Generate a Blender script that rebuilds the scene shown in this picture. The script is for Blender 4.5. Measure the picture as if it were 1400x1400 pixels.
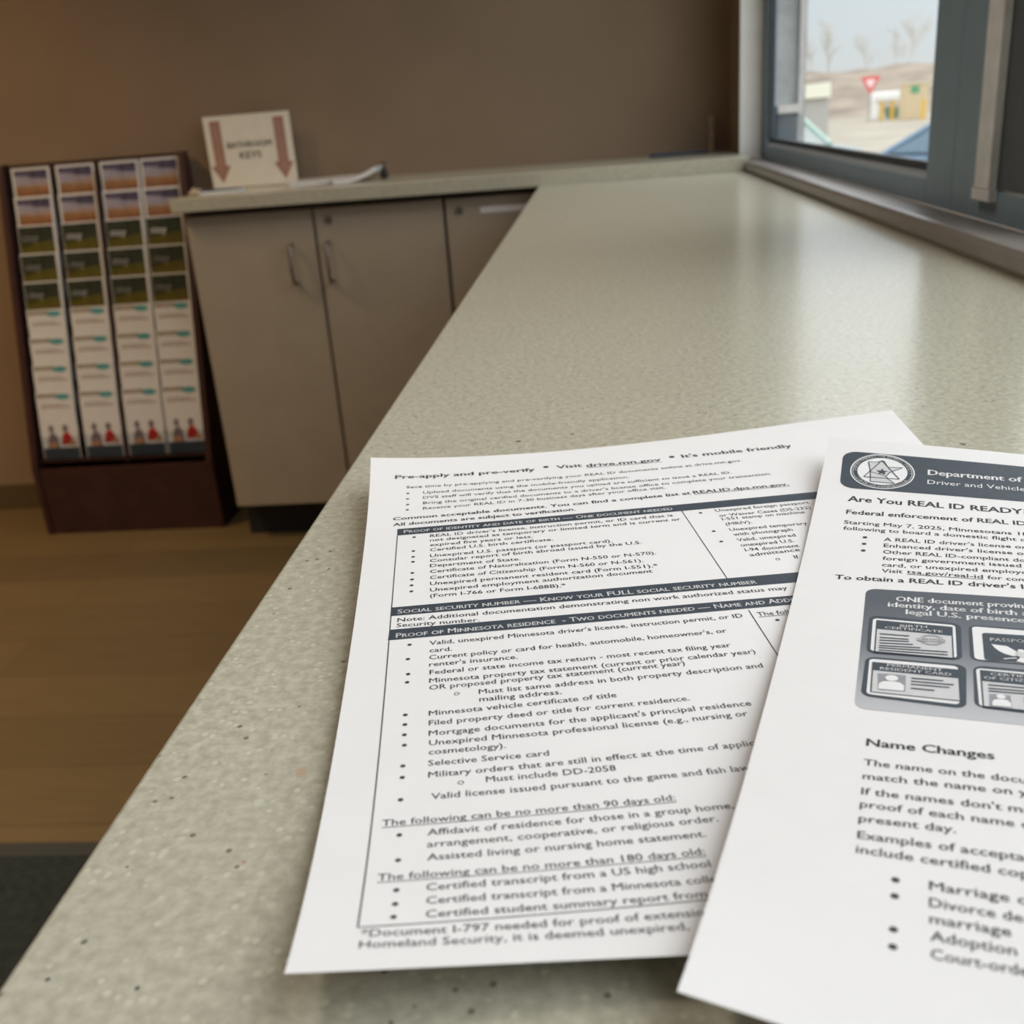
import bpy, bmesh, math, random
from mathutils import Vector, Matrix

for o in list(bpy.data.objects):
    bpy.data.objects.remove(o)
SC = bpy.context.scene
COL = SC.collection
PI = math.pi
random.seed(7)

# ------------------------------------------------------------------ camera
ZT = 0.800                      # top of the counter above the floor
YAW, PITCH, ROLL = -0.100235, 0.369714, -0.079401
cam_d = bpy.data.cameras.new('camera')
cam = bpy.data.objects.new('camera', cam_d)
COL.objects.link(cam)
fw = Vector((math.sin(YAW)*math.cos(PITCH), math.cos(YAW)*math.cos(PITCH), -math.sin(PITCH)))
ri = Vector((math.cos(YAW), -math.sin(YAW), 0))
up = ri.cross(fw)
r2 = math.cos(ROLL)*ri + math.sin(ROLL)*up
u2 = -math.sin(ROLL)*ri + math.cos(ROLL)*up
M = Matrix((r2, u2, -fw)).transposed().to_4x4()
M.translation = Vector((0, 0, ZT+0.14118))
cam.matrix_world = M
cam_d.sensor_width = 36.0
cam_d.lens = 1390.8/1400*36.0
cam_d.clip_start = 0.01
cam_d.clip_end = 400
cam_d.dof.use_dof = True
cam_d.dof.focus_distance = 0.318
cam_d.dof.aperture_fstop = 19.0
SC.camera = cam

# ------------------------------------------------------------------ world: overcast sky
w = bpy.data.worlds.new('world')
SC.world = w
w.use_nodes = True
nt = w.node_tree
nt.nodes.clear()
N = nt.nodes.new
out = N('ShaderNodeOutputWorld'); bg = N('ShaderNodeBackground')
tc = N('ShaderNodeTexCoord'); sep = N('ShaderNodeSeparateXYZ')
ramp = N('ShaderNodeValToRGB'); noi = N('ShaderNodeTexNoise'); mul = N('ShaderNodeMixRGB')
nt.links.new(tc.outputs['Generated'], sep.inputs[0])
nt.links.new(sep.outputs['Z'], ramp.inputs[0])
e = ramp.color_ramp.elements
e[0].position = 0.0; e[0].color = (0.90, 0.92, 0.90, 1)
e[1].position = 1.0; e[1].color = (2.52, 2.6, 2.7, 1)
for p, c in ((0.05, (0.89, 0.96, 0.99, 1)), (0.10, (0.92, 1.02, 1.08, 1)), (0.20, (1.62, 1.70, 1.77, 1)), (0.40, (2.18, 2.26, 2.34, 1))):
    k = ramp.color_ramp.elements.new(p); k.color = c
noi.inputs['Scale'].default_value = 3.0
noi.inputs['Detail'].default_value = 4.0
nt.links.new(tc.outputs['Generated'], noi.inputs['Vector'])
mul.blend_type = 'MULTIPLY'; mul.inputs[0].default_value = 0.18
nt.links.new(ramp.outputs[0], mul.inputs[1]); nt.links.new(noi.outputs['Fac'], mul.inputs[2])
vd = N('ShaderNodeVectorMath'); vd.operation = 'DOT_PRODUCT'
vd.inputs[1].default_value = Vector((0.74, 0.12, 0.66)).normalized()
nt.links.new(tc.outputs['Generated'], vd.inputs[0])
gr = N('ShaderNodeValToRGB'); ge = gr.color_ramp.elements
ge[0].position = 0.45; ge[0].color = (0, 0, 0, 1); ge[1].position = 1.0; ge[1].color = (1.22, 1.19, 1.15, 1)
kk = ge.new(0.75); kk.color = (0.42, 0.42, 0.42, 1)
nt.links.new(vd.outputs['Value'], gr.inputs[0])
ad = N('ShaderNodeMixRGB'); ad.blend_type = 'ADD'; ad.inputs[0].default_value = 1.0
nt.links.new(mul.outputs[0], ad.inputs[1]); nt.links.new(gr.outputs[0], ad.inputs[2])
nt.links.new(ad.outputs[0], bg.inputs['Color'])
SKY = 1.0
bg.inputs['Strength'].default_value = SKY
nt.links.new(bg.outputs[0], out.inputs['Surface'])

SC.view_settings.view_transform = 'Standard'
SC.view_settings.look = 'None'
SC.view_settings.gamma = 1.0
SC.view_settings.exposure = -0.02
SC.view_settings.use_curve_mapping = False
LAMP_POWER = 20.0                # watts per ceiling lamp
FILL_LAMP = (6.5, (1.0, 0.93, 0.84))   # cooler fill lamp, added out of view to even the light on the sheets
LAMP_COLOR = (1.0, 0.65, 0.31)

# ------------------------------------------------------------------ materials
def mat(name, col, rough=0.6, var=0.08, scale=40.0, spec=0.5, metal=0.0, bump=0.0, bscale=200.0, coat=0.0):
    m = bpy.data.materials.new(name); m.use_nodes = True
    n = m.node_tree; b = n.nodes['Principled BSDF']
    b.inputs['Roughness'].default_value = rough
    b.inputs['Metallic'].default_value = metal
    b.inputs['Specular IOR Level'].default_value = spec
    b.inputs['Coat Weight'].default_value = coat
    t = n.nodes.new('ShaderNodeTexCoord')
    x = n.nodes.new('ShaderNodeTexNoise'); x.inputs['Scale'].default_value = scale; x.inputs['Detail'].default_value = 3
    n.links.new(t.outputs['Object'], x.inputs['Vector'])
    r = n.nodes.new('ShaderNodeValToRGB')
    r.color_ramp.elements[0].position = 0.3; r.color_ramp.elements[1].position = 0.7
    r.color_ramp.elements[0].color = tuple(c*(1-var) for c in col)+(1,)
    r.color_ramp.elements[1].color = tuple(min(1, c*(1+var)) for c in col)+(1,)
    n.links.new(x.outputs['Fac'], r.inputs[0]); n.links.new(r.outputs[0], b.inputs['Base Color'])
    if bump:
        y = n.nodes.new('ShaderNodeTexNoise'); y.inputs['Scale'].default_value = bscale; y.inputs['Detail'].default_value = 2
        n.links.new(t.outputs['Object'], y.inputs['Vector'])
        bb = n.nodes.new('ShaderNodeBump'); bb.inputs['Strength'].default_value = bump; bb.inputs['Distance'].default_value = 0.001
        n.links.new(y.outputs['Fac'], bb.inputs['Height']); n.links.new(bb.outputs[0], b.inputs['Normal'])
    return m

def emit(name, col, s):
    m = bpy.data.materials.new(name); m.use_nodes = True
    b = m.node_tree.nodes['Principled BSDF']
    b.inputs['Base Color'].default_value = col+(1,)
    b.inputs['Emission Color'].default_value = col+(1,)
    b.inputs['Emission Strength'].default_value = s
    return m

def glass(name, tint=(1, 1, 1), gloss=0.08):
    m = bpy.data.materials.new(name); m.use_nodes = True
    n = m.node_tree; n.nodes.clear()
    o = n.nodes.new('ShaderNodeOutputMaterial'); mx = n.nodes.new('ShaderNodeMixShader')
    tr = n.nodes.new('ShaderNodeBsdfTransparent'); gl = n.nodes.new('ShaderNodeBsdfGlossy')
    lw = n.nodes.new('ShaderNodeLayerWeight'); lw.inputs['Blend'].default_value = 0.5
    pw = n.nodes.new('ShaderNodeMath'); pw.operation = 'POWER'; pw.inputs[1].default_value = 6.0
    fr = n.nodes.new('ShaderNodeMath'); fr.operation = 'MULTIPLY_ADD'; fr.inputs[1].default_value = 4*gloss; fr.inputs[2].default_value = gloss*.5
    n.links.new(lw.outputs['Facing'], pw.inputs[0]); n.links.new(pw.outputs[0], fr.inputs[0])
    gl.inputs['Roughness'].default_value = 0.03
    tr.inputs['Color'].default_value = tint+(1,)
    n.links.new(fr.outputs[0], mx.inputs[0]); n.links.new(tr.outputs[0], mx.inputs[1]); n.links.new(gl.outputs[0], mx.inputs[2])
    n.links.new(mx.outputs[0], o.inputs['Surface'])
    return m

def counter_material():
    m = bpy.data.materials.new('speckled_solid_surface'); m.use_nodes = True
    n = m.node_tree; b = n.nodes['Principled BSDF']; L = n.links.new
    def new(t, **k):
        x = n.nodes.new(t)
        for a, v in k.items():
            x.inputs[a].default_value = v
        return x
    t = n.nodes.new('ShaderNodeTexCoord')
    P = t.outputs['Object']
    def ramp(src, p0, c0, p1, c1):
        r = n.nodes.new('ShaderNodeValToRGB'); e = r.color_ramp.elements
        e[0].position = p0; e[0].color = c0; e[1].position = p1; e[1].color = c1
        L(src, r.inputs[0]); return r.outputs[0]
    def mix(f, a, c):
        x = n.nodes.new('ShaderNodeMixRGB'); L(f, x.inputs[0])
        if isinstance(a, tuple): x.inputs[1].default_value = a
        else: L(a, x.inputs[1])
        if isinstance(c, tuple): x.inputs[2].default_value = c
        else: L(c, x.inputs[2])
        return x.outputs[0]
    W1, K0 = (1, 1, 1, 1), (0, 0, 0, 1)
    n1 = new('ShaderNodeTexNoise', Scale=300.0, Detail=4.0, Roughness=0.6); L(P, n1.inputs['Vector'])
    col = ramp(n1.outputs['Fac'], 0.36, (0.42, 0.398, 0.31, 1), 0.66, (0.58, 0.555, 0.445, 1))
    n2 = new('ShaderNodeTexNoise', Scale=14.0, Detail=2.0); L(P, n2.inputs['Vector'])
    f2 = ramp(n2.outputs['Fac'], 0.3, K0, 0.8, (0.3, 0.3, 0.3, 1))
    col = mix(f2, col, (0.44, 0.42, 0.325, 1))
    def specks(scale, size, thr, c, col):
        v = new('ShaderNodeTexVoronoi', Scale=scale); L(P, v.inputs['Vector'])
        d = ramp(v.outputs['Distance'], size*0.6, W1, size, K0)
        s = n.nodes.new('ShaderNodeSeparateColor'); L(v.outputs['Color'], s.inputs[0])
        k = ramp(s.outputs[0], thr, K0, thr+0.001, W1)
        x = n.nodes.new('ShaderNodeMath'); x.operation = 'MULTIPLY'; L(d, x.inputs[0]); L(k, x.inputs[1])
        return mix(x.outputs[0], col, c)
    col = specks(420.0, 0.42, 0.80, (0.60, 0.58, 0.46, 1), col)
    col = specks(300.0, 0.26, 0.93, (0.20, 0.19, 0.14, 1), col)
    col = specks(110.0, 0.09, 0.985, (0.06, 0.055, 0.06, 1), col)
    col = specks(70.0, 0.12, 0.97, (0.64, 0.61, 0.50, 1), col)
    col = specks(48.0, 0.07, 0.97, (0.42, 0.26, 0.18, 1), col)
    for (x, y, rad, c) in COUNTER_CHIPS:
        vm = n.nodes.new('ShaderNodeVectorMath'); vm.operation = 'DISTANCE'
        ng = new('ShaderNodeTexNoise', Scale=420.0); L(P, ng.inputs['Vector'])
        vs = n.nodes.new('ShaderNodeVectorMath'); vs.operation = 'MULTIPLY_ADD'
        L(ng.outputs['Color'], vs.inputs[0]); vs.inputs[1].default_value = (rad*1.6,)*3; L(P, vs.inputs[2])
        L(vs.outputs[0], vm.inputs[0]); vm.inputs[1].default_value = (x+rad*.8, y+rad*.8, ZT+rad*.8)
        mr = n.nodes.new('ShaderNodeMapRange'); mr.inputs['From Min'].default_value = rad*0.8; mr.inputs['From Max'].default_value = rad*1.2
        mr.inputs['To Min'].default_value = 1.0; mr.inputs['To Max'].default_value = 0.0; L(vm.outputs['Value'], mr.inputs['Value'])
        col = mix(mr.outputs[0], col, c)
    L(col, b.inputs['Base Color'])
    b.inputs['Roughness'].default_value = 0.21
    b.inputs['Specular IOR Level'].default_value = 0.5
    nb = new('ShaderNodeTexNoise', Scale=240.0, Detail=2.0); L(P, nb.inputs['Vector'])
    bu = new('ShaderNodeBump', Strength=0.012, Distance=0.0003); L(nb.outputs['Fac'], bu.inputs['Height']); L(bu.outputs[0], b.inputs['Normal'])
    return m

def floor_material():
    m = bpy.data.materials.new('vinyl_wood_planks'); m.use_nodes = True
    n = m.node_tree; b = n.nodes['Principled BSDF']; L = n.links.new
    t = n.nodes.new('ShaderNodeTexCoord')
    br = n.nodes.new('ShaderNodeTexBrick')
    br.inputs['Scale'].default_value = 1.0; br.inputs['Brick Width'].default_value = 1.2; br.inputs['Row Height'].default_value = 0.15
    br.inputs['Mortar Size'].default_value = 0.0012
    br.inputs['Color1'].default_value = (0.142, 0.100, 0.045, 1); br.inputs['Color2'].default_value = (0.108, 0.076, 0.035, 1)
    br.inputs['Mortar'].default_value = (0.075, 0.05, 0.025, 1)
    L(t.outputs['Object'], br.inputs['Vector'])
    mp = n.nodes.new('ShaderNodeMapping'); mp.inputs['Scale'].default_value = (3, 40, 3); L(t.outputs['Object'], mp.inputs['Vector'])
    g = n.nodes.new('ShaderNodeTexNoise'); g.inputs['Scale'].default_value = 2.5; g.inputs['Detail'].default_value = 5; L(mp.outputs[0], g.inputs['Vector'])
    r = n.nodes.new('ShaderNodeValToRGB'); r.color_ramp.elements[0].color = (0.7, 0.7, 0.7, 1); r.color_ramp.elements[1].color = (1.25, 1.22, 1.2, 1)
    L(g.outputs['Fac'], r.inputs[0])
    x = n.nodes.new('ShaderNodeMixRGB'); x.blend_type = 'MULTIPLY'; x.inputs[0].default_value = 1.0
    L(br.outputs['Color'], x.inputs[1]); L(r.outputs[0], x.inputs[2]); L(x.outputs[0], b.inputs['Base Color'])
    b.inputs['Roughness'].default_value = 0.5
    return m

# small stone chips in the worktop that the photo shows one by one (x, y, radius, colour)
COUNTER_CHIPS = [(-0.106, 0.136, 0.0005, (0.09, 0.085, 0.095, 1)), (-0.088, 0.134, 0.0005, (0.10, 0.095, 0.10, 1)),
                 (-0.075, 0.198, 0.0014, (0.50, 0.38, 0.27, 1)), (-0.077, 0.202, 0.0006, (0.50, 0.38, 0.28, 1)), (-0.079, 0.167, 0.0005, (0.46, 0.31, 0.24, 1)),
                 (-0.040, 0.453, 0.0013, (0.13, 0.12, 0.11, 1)), (-0.015, 0.460, 0.0011, (0.15, 0.14, 0.12, 1)), (0.149, 0.418, 0.0013, (0.14, 0.13, 0.12, 1)),
                 (-0.082, 0.187, 0.0012, (0.56, 0.57, 0.46, 1)), (-0.107, 0.188, 0.0006, (0.26, 0.2, 0.17, 1)), (-0.104, 0.166, 0.0004, (0.2, 0.17, 0.15, 1))]

M_COUNTER = counter_material()
M_WALL = mat('brown_wall_paint', (0.285, 0.205, 0.138), 0.85, 0.05, 6.0, 0.3, bump=0.15, bscale=300)
M_FLOOR = floor_material()
M_CEIL = mat('white_ceiling_tile', (0.72, 0.70, 0.66), 0.9, 0.05, 30)
M_CREAM = mat('cream_jamb_paint', (0.92, 0.92, 0.89), 0.6, 0.03, 20)
M_SILL = mat('grey_brown_sill', (0.26, 0.235, 0.215), 0.32, 0.05, 60)
M_FRAME = mat('slate_blue_aluminium', (0.25, 0.36, 0.45), 0.42, 0.05, 30)
M_ALU = mat('bright_aluminium_bead', (0.55, 0.58, 0.62), 0.35, 0.04, 40, metal=0.6)
M_GLASS = glass('window_glass', (0.95, 0.97, 0.97), 0.09)
M_BASEB = mat('dark_vinyl_baseboard', (0.10, 0.075, 0.035), 0.6, 0.05, 20)
M_CAB = mat('taupe_cabinet_laminate', (0.375, 0.32, 0.245), 0.5, 0.04, 12)
M_CABIN = mat('cabinet_gap_dark', (0.10, 0.085, 0.07), 0.7, 0.05, 20)
M_TOE = mat('black_vinyl_toe_kick', (0.02, 0.024, 0.03), 0.55, 0.1, 20)
M_STEEL = mat('brushed_nickel', (0.19, 0.17, 0.145), 0.45, 0.05, 60, metal=0.5)
M_MAHOG = mat('mahogany_laminate', (0.045, 0.017, 0.015), 0.45, 0.2, 18)
M_ACRYL = glass('clear_acrylic', (0.93, 0.94, 0.95), 0.07)
M_PAPER = mat('white_copy_paper', (0.83, 0.82, 0.82), 0.75, 0.012, 60, 0.25, bump=0.05, bscale=500)
M_INK = mat('grey_black_toner', (0.050, 0.050, 0.056), 0.55, 0.1, 400, 0.3)
M_BAR = mat('slate_toner_block', (0.050, 0.064, 0.082), 0.5, 0.06, 300, 0.3)
M_MIDGREY = mat('mid_grey_toner', (0.30, 0.31, 0.33), 0.6, 0.05, 300, 0.3)
M_LIGHT = mat('light_grey_toner', (0.62, 0.62, 0.63), 0.65, 0.03, 300, 0.3)
M_WHITE = mat('paper_white_print', (0.82, 0.82, 0.82), 0.7, 0.02, 200, 0.25)
M_MAT = mat('charcoal_floor_mat', (0.026, 0.033, 0.031), 0.95, 0.25, 90, 0.2, bump=0.5, bscale=400)

# ------------------------------------------------------------------ object helpers
def tag(o, label=None, cat=None, group=None, kind=None):
    if label: o['label'] = label
    if cat: o['category'] = cat
    if group: o['group'] = group
    if kind: o['kind'] = kind
    return o

def link(name, me, mats, parent=None):
    o = bpy.data.objects.new(name, me)
    for m in (mats if isinstance(mats, (list, tuple)) else [mats]):
        me.materials.append(m)
    COL.objects.link(o)
    if parent: o.parent = parent
    return o

def obj(name, bm, mats, parent=None, smooth=False, recalc=True):
    if recalc: bmesh.ops.recalc_face_normals(bm, faces=bm.faces[:])
    me = bpy.data.meshes.new(name)
    bm.to_mesh(me); bm.free()
    if smooth:
        for p in me.polygons: p.use_smooth = True
    return link(name, me, mats, parent)

def empty(name, loc, label, cat, group=None, rz=0.0):
    o = bpy.data.objects.new(name, None); COL.objects.link(o)
    o.location = loc; o.rotation_euler = (0, 0, rz); o.empty_display_size = 0.05
    return tag(o, label, cat, group)

def box(bm, x0, x1, y0, y1, z0, z1, mi=0, bev=0.0):
    r = bmesh.ops.create_cube(bm, size=1.0)
    vs = r['verts']
    for v in vs:
        v.co = Vector((x0+(v.co.x+.5)*(x1-x0), y0+(v.co.y+.5)*(y1-y0), z0+(v.co.z+.5)*(z1-z0)))
    fs = {f for v in vs for f in v.link_faces}
    for f in fs: f.material_index = mi
    if bev:
        es = list({e for v in vs for e in v.link_edges})
        rr = bmesh.ops.bevel(bm, geom=es, offset=bev, segments=2, affect='EDGES', profile=0.5)
        for f in rr['faces']: f.material_index = mi
    return vs

def prism(bm, pts, axis, a0, a1, mi=0):
    """extrude a closed 2D outline along an axis (x: pts are (y,z); y: (x,z); z: (x,y))"""
    def P(p, a):
        return {'x': (a, p[0], p[1]), 'y': (p[0], a, p[1]), 'z': (p[0], p[1], a)}[axis]
    A = [bm.verts.new(P(p, a0)) for p in pts]; B = [bm.verts.new(P(p, a1)) for p in pts]
    n = len(pts)
    fs = [bm.faces.new(A), bm.faces.new(B[::-1])]
    for i in range(n):
        fs.append(bm.faces.new((A[i], B[i], B[(i+1) % n], A[(i+1) % n])))
    for f in fs: f.material_index = mi
    return fs

def tube(bm, path, rad, seg=10, mi=0):
    path = [Vector(p) for p in path]
    rings = []
    for i, p in enumerate(path):
        d = (path[min(i+1, len(path)-1)]-path[max(i-1, 0)]).normalized()
        a = d.orthogonal().normalized() if i == 0 else (rings[-1][1]-d*rings[-1][1].dot(d)).normalized()
        b = d.cross(a)
        r = rad[i] if isinstance(rad, (list, tuple)) else rad
        rings.append(([bm.verts.new(p+r*(math.cos(2*PI*k/seg)*a+math.sin(2*PI*k/seg)*b)) for k in range(seg)], a))
    for (R0, _), (R1, _) in zip(rings[:-1], rings[1:]):
        for k in range(seg):
            f = bm.faces.new((R0[k], R0[(k+1) % seg], R1[(k+1) % seg], R1[k])); f.material_index = mi
    for R in (rings[0][0][::-1], rings[-1][0]):
        f = bm.faces.new(R); f.material_index = mi

def cyl(bm, c, r, z0, z1, seg=24, mi=0, axis='z'):
    pts = [(c[0]+r*math.cos(2*PI*k/seg), c[1]+r*math.sin(2*PI*k/seg)) for k in range(seg)]
    prism(bm, pts, axis, z0, z1, mi)

def struct(name, bm, m, parent=None):
    o = obj(name, bm, m, parent)
    if not parent: o['kind'] = 'structure'
    return o
POSE1=(-0.09521,0.39425,0.14239)
ZC1=[[14.071, 7.623, 7.567, 3.914, -2.912, 13.237], [6.669, 9.236, 7.236, 2.223, -3.424, 5.129], [10.014, 8.464, 5.541, 0.214, -1.715, 6.893], [14.212, 7.046, 3.403, -2.198, -0.723, 7.834]]
TEXT1=[
('t', 'Pre-apply and pre-verify', 9.32, 21.65, 64.95, 22.13),
('t', 'Visit', 73.57, 21.61, 83.93, 21.84),
('tu', 'drive.mn.gov', 85.31, 22.58, 115.26, 23.83),
('t', "It's mobile friendly", 123.9, 22.67, 168.08, 24.33),
('s', 'Save time by pre-applying and pre-verifying your REAL ID documents online at drive.mn.gov.', 13.98, 31.69, 145.25, 33.04),
('s', 'Upload documents using the mobile-friendly application.', 20.45, 37.93, 99.77, 38.46),
('s', 'DVS staff will verify that the documents you upload are sufficient to issue a REAL ID.', 20.48, 42.79, 138.24, 43.92),
('s', "Bring the original verified documents to a driver's license office to complete your transaction.", 20.51, 48.02, 152.08, 48.82),
('s', 'Receive your REAL ID in 7-30 business days after your office visit.', 20.53, 52.99, 110.94, 52.28),
('b', 'Common acceptable documents. You can find a complete list at', 9.75, 60.73, 118.74, 59.68),
('bu', 'REALID.dps.mn.gov.', 119.69, 59.57, 155.09, 59.93),
('b', 'All documents are subject to verification.', 9.91, 65.79, 75.55, 65.06),
('n', "REAL ID driver's license, instruction permit, or ID card that is", 23.1, 77.37, 108.05, 77.38),
('n', 'not designated as temporary or limited term and is current or', 23.1, 80.88, 110.02, 81.13),
('n', 'expired five years or less.', 23.1, 84.72, 58.14, 84.77),
('n', 'Certified U.S. birth certificate.', 23.1, 88.61, 64.73, 88.37),
('n', 'Unexpired U.S. passport (or passport card).', 23.09, 93.05, 84.1, 93.5),
('n', 'Consular report of birth abroad issued by the U.S.', 23.09, 96.76, 93.38, 96.58),
('n', 'Department of State.', 23.09, 100.4, 52.68, 101.0),
('n', 'Certificate of Naturalization (Form N-550 or N-570).', 23.09, 104.56, 96.52, 105.02),
('n', 'Certificate of Citizenship (Form N-560 or N-561).', 23.08, 108.73, 91.45, 109.56),
('n', 'Unexpired permanent resident card (Form I-551).*', 23.08, 112.92, 95.26, 113.89),
('n', 'Unexpired employment authorization document', 23.08, 117.12, 92.88, 117.22),
('n', '(Form I-766 or Form I-688B).*', 23.07, 120.9, 65.03, 121.65),
('c', 'Unexpired foreign passport', 123.4, 76.86, None, None),
('c', 'or Waiver Cases (DS-232)', 123.59, 81.15, None, None),
('c', 'I-551 stamp on machine', 123.85, 84.18, None, None),
('c', '(MRIV).', 123.97, 88.29, None, None),
('c', 'Unexpired temporary', 124.12, 92.87, None, None),
('c', 'with photograph', 124.28, 96.66, None, None),
('c', 'Valid, unexpired', 124.41, 100.9, None, None),
('c', 'unexpired U.S.', 124.6, 104.79, None, None),
('c', 'I-94 document', 124.89, 108.49, None, None),
('c', 'admittance', 125.27, 112.14, 141.8, 111.29),
('c', 'If', 138.46, 116.09, None, None),
('n', 'Note: Additional documentation demonstrating non work authorized status may', 13.47, 134.24, 130.02, 135.07),
('n', 'Security number.', 13.31, 137.30, 37.55, 138.13),
('n', "Valid, unexpired Minnesota driver's license, instruction permit, or ID", 22.94, 148.89, 112.58, 148.78),
('n', 'card.', 22.94, 152.84, 29.22, 152.99),
('n', "Current policy or card for health, automobile, homeowner's, or", 22.85, 156.59, 105.91, 156.08),
('n', "renter's insurance.", 22.85, 160.2, 47.0, 160.14),
('n', 'Federal or state income tax return - most recent tax filing year', 22.95, 164.24, 104.94, 163.73),
('n', 'Minnesota property tax statement (current or prior calendar year)', 22.86, 168.33, 110.46, 168.07),
('n', 'OR proposed property tax statement (current year)', 22.87, 171.7, 90.73, 170.65),
('n', 'Must list same address in both property description and', 35.68, 175.68, 110.35, 175.16),
('n', 'mailing address.', 35.66, 179.16, 56.84, 179.05),
('n', 'Minnesota vehicle certificate of title', 22.77, 183.59, 70.39, 182.64),
('n', 'Filed property deed or title for current residence.', 22.79, 187.85, 88.05, 187.08),
('n', "Mortgage documents for the applicant's principal residence", 22.8, 192.29, 102.36, 191.75),
('n', 'Unexpired Minnesota professional license (e.g., nursing or', 22.9, 196.36, 100.29, 195.98),
('n', 'cosmetology).', 22.84, 200.11, 41.09, 200.07),
('n', 'Selective Service card', 22.75, 204.58, 50.89, 204.59),
('n', 'Military orders that are still in effect at the time of applic', 22.78, 209.14, 98.3, 208.18),
('n', 'Must include DD-2058', 35.76, 212.76, 65.21, 212.7),
('n', 'Valid license issued pursuant to the game and fish law', 23.51, 217.42, 94.63, 217.33),
('nu', 'The following can be no more than 90 days old:', 13.16, 225.76, 75.92, 225.52),
('n', 'Affidavit of residence for those in a group home,', 22.82, 230.18, 87.34, 230.1),
('n', 'arrangement, cooperative, or religious order.', 22.8, 234.27, 82.99, 233.99),
('n', 'Assisted living or nursing home statement.', 22.87, 238.58, 79.26, 238.63),
('nu', 'The following can be no more than 180 days old:', 13.37, 244.07, 77.66, 244.24),
('n', 'Certified transcript from a US high school', 22.87, 248.21, 77.78, 248.15),
('n', 'Certified transcript from a Minnesota colle', 22.95, 252.3, 77.83, 252.88),
('n', 'Certified student summary report from', 22.95, 256.41, 74.88, 257.02),
('n', '*Document I-797 needed for proof of extensio', 11.58, 261.02, 73.17, 262.15),
('n', 'Homeland Security, it is deemed unexpired,', 11.56, 264.24, 69.46, 265.62),
('cu', 'The following', 116.83, 148.9, None, None)]
POSE2=(0.08519,0.38024,-0.29033)
ZC2=[[19.141, 3.165, 0.759, 7.505, 4.767, 14.373], [15.678, 4.042, 4.579, 11.179, 10.235, 8.752], [7.884, 5.743, 8.494, 13.142, 12.603, 6.836], [-0.326, 6.322, 11.044, 13.433, 12.055, 4.721]]
TEXT2=[
('T', 'Department of', 35.78, 22.44, 66.05, 22.1),
('S', 'Driver and Vehicle', 35.76, 28.93, 66.54, 28.71),
('t2', 'Are You REAL ID READY', 10.41, 44.95, 64.82, 45.89),
('b2', 'Federal enforcement of REAL ID', 10.54, 54.07, 65.21, 54.11),
('n2', 'Starting May 7, 2025, Minnesotans', 10.38, 61.16, 60.6, 61.59),
('n2', 'following to board a domestic flight', 10.48, 65.42, 61.7, 65.82),
('n2', "A REAL ID driver's license", 23.21, 71.72, 59.8, 71.2),
('n2', "Enhanced driver's license", 23.38, 76.04, 59.97, 75.74),
('n2', 'Other REAL ID-compliant', 23.31, 80.48, 58.81, 80.55),
('n2', 'foreign government issued', 23.35, 84.99, 61.79, 84.42),
('n2', 'card, or unexpired employ', 23.38, 89.46, 61.49, 88.88),
('n2', 'Visit', 23.46, 93.66, 29.34, 93.36),
('n2u', 'tsa.gov/real-id', 30.46, 93.3, 51.16, 93.67),
('n2', 'for com', 52.31, 93.71, 62.59, 93.9),
('b2', "To obtain a REAL ID driver's", 10.49, 99.87, 59.35, 98.9),
('b3', 'Name Changes', 23.7, 188.02, 49.27, 187.91),
('n3', 'The name on the docu', 23.56, 195.82, 54.65, 195.54),
('n3', 'match the name on', 23.63, 201.09, 51.76, 200.01),
('n3', "If the names don't", 23.65, 206.65, 49.6, 205.83),
('n3', 'proof of each name', 23.62, 211.16, 51.46, 210.61),
('n3', 'present day.', 23.66, 216.03, 41.17, 215.23),
('n3', 'Examples of accepta', 23.7, 221.39, 52.56, 220.6),
('n3', 'include certified', 23.7, 225.86, 46.53, 225.4),
('n3', 'Marriage', 36.36, 232.87, 49.21, 232.43),
('n3', 'Divorce', 36.34, 237.32, 46.79, 237.11),
('n3', 'marriage', 36.39, 241.47, 48.95, 240.99),
('n3', 'Adoption', 36.47, 245.64, 49.47, 245.23),
('n3', 'Court-orde', 36.51, 249.92, 50.92, 249.37),
('g', 'ONE document provin', 27.92, 112.04, 60.42, 111.44),
('g', 'identity, date of birth', 25.88, 115.79, 58.51, 116.08),
('g', 'legal U.S. presence', 30.64, 119.81, 60.09, 120.3)]
BARS=[
('PROOF OF IDENTITY AND DATE OF BIRTH — ONE DOCUMENT NEEDED', [[13.92, 72.57], [109.2, 72.2], [11.59, 68.64], [11.74, 73.81], [162.95, 67.67], [160.92, 73.4]]),
('SOCIAL SECURITY NUMBER — KNOW YOUR FULL SOCIAL SECURITY NUMBER', [[13.33, 129.53], [122.21, 130.06], [11.34, 125.29], [11.37, 130.39], [136.43, 125.18], [133.55, 131.29]]),
('PROOF OF MINNESOTA RESIDENCE  - TWO DOCUMENTS NEEDED — NAME AND ADD', [[13.28, 143.49], [128.46, 142.56], [11.39, 138.53], [11.12, 144.33], [130.05, 139.05], [127.61, 144.01]])]
EDGE1=dict(top=[1.785, -5.556, 4.193, -0.274],left=[0.447, -2.516, 3.945, -1.183],bottom=[5.427, -1.031, 270.453])
EDGE2=dict(top=[-1.437, 2.136],left=[-0.483, 2.082, -2.386, 0.636],bottom=[6.563, 270.67])
VLINES1=[[[11.75, 74.22], [11.37, 137.28], [11.12, 144.33], [10.89, 222.63], [10.84, 211.87], [10.84, 258.09]], [[112.31, 73.36], [114.24, 125.28], [115.14, 144.98], [115.25, 147.11], [115.89, 169.61]]]
HLINE1=[[10.84, 258.09], [74.63, 258.43]]
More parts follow.
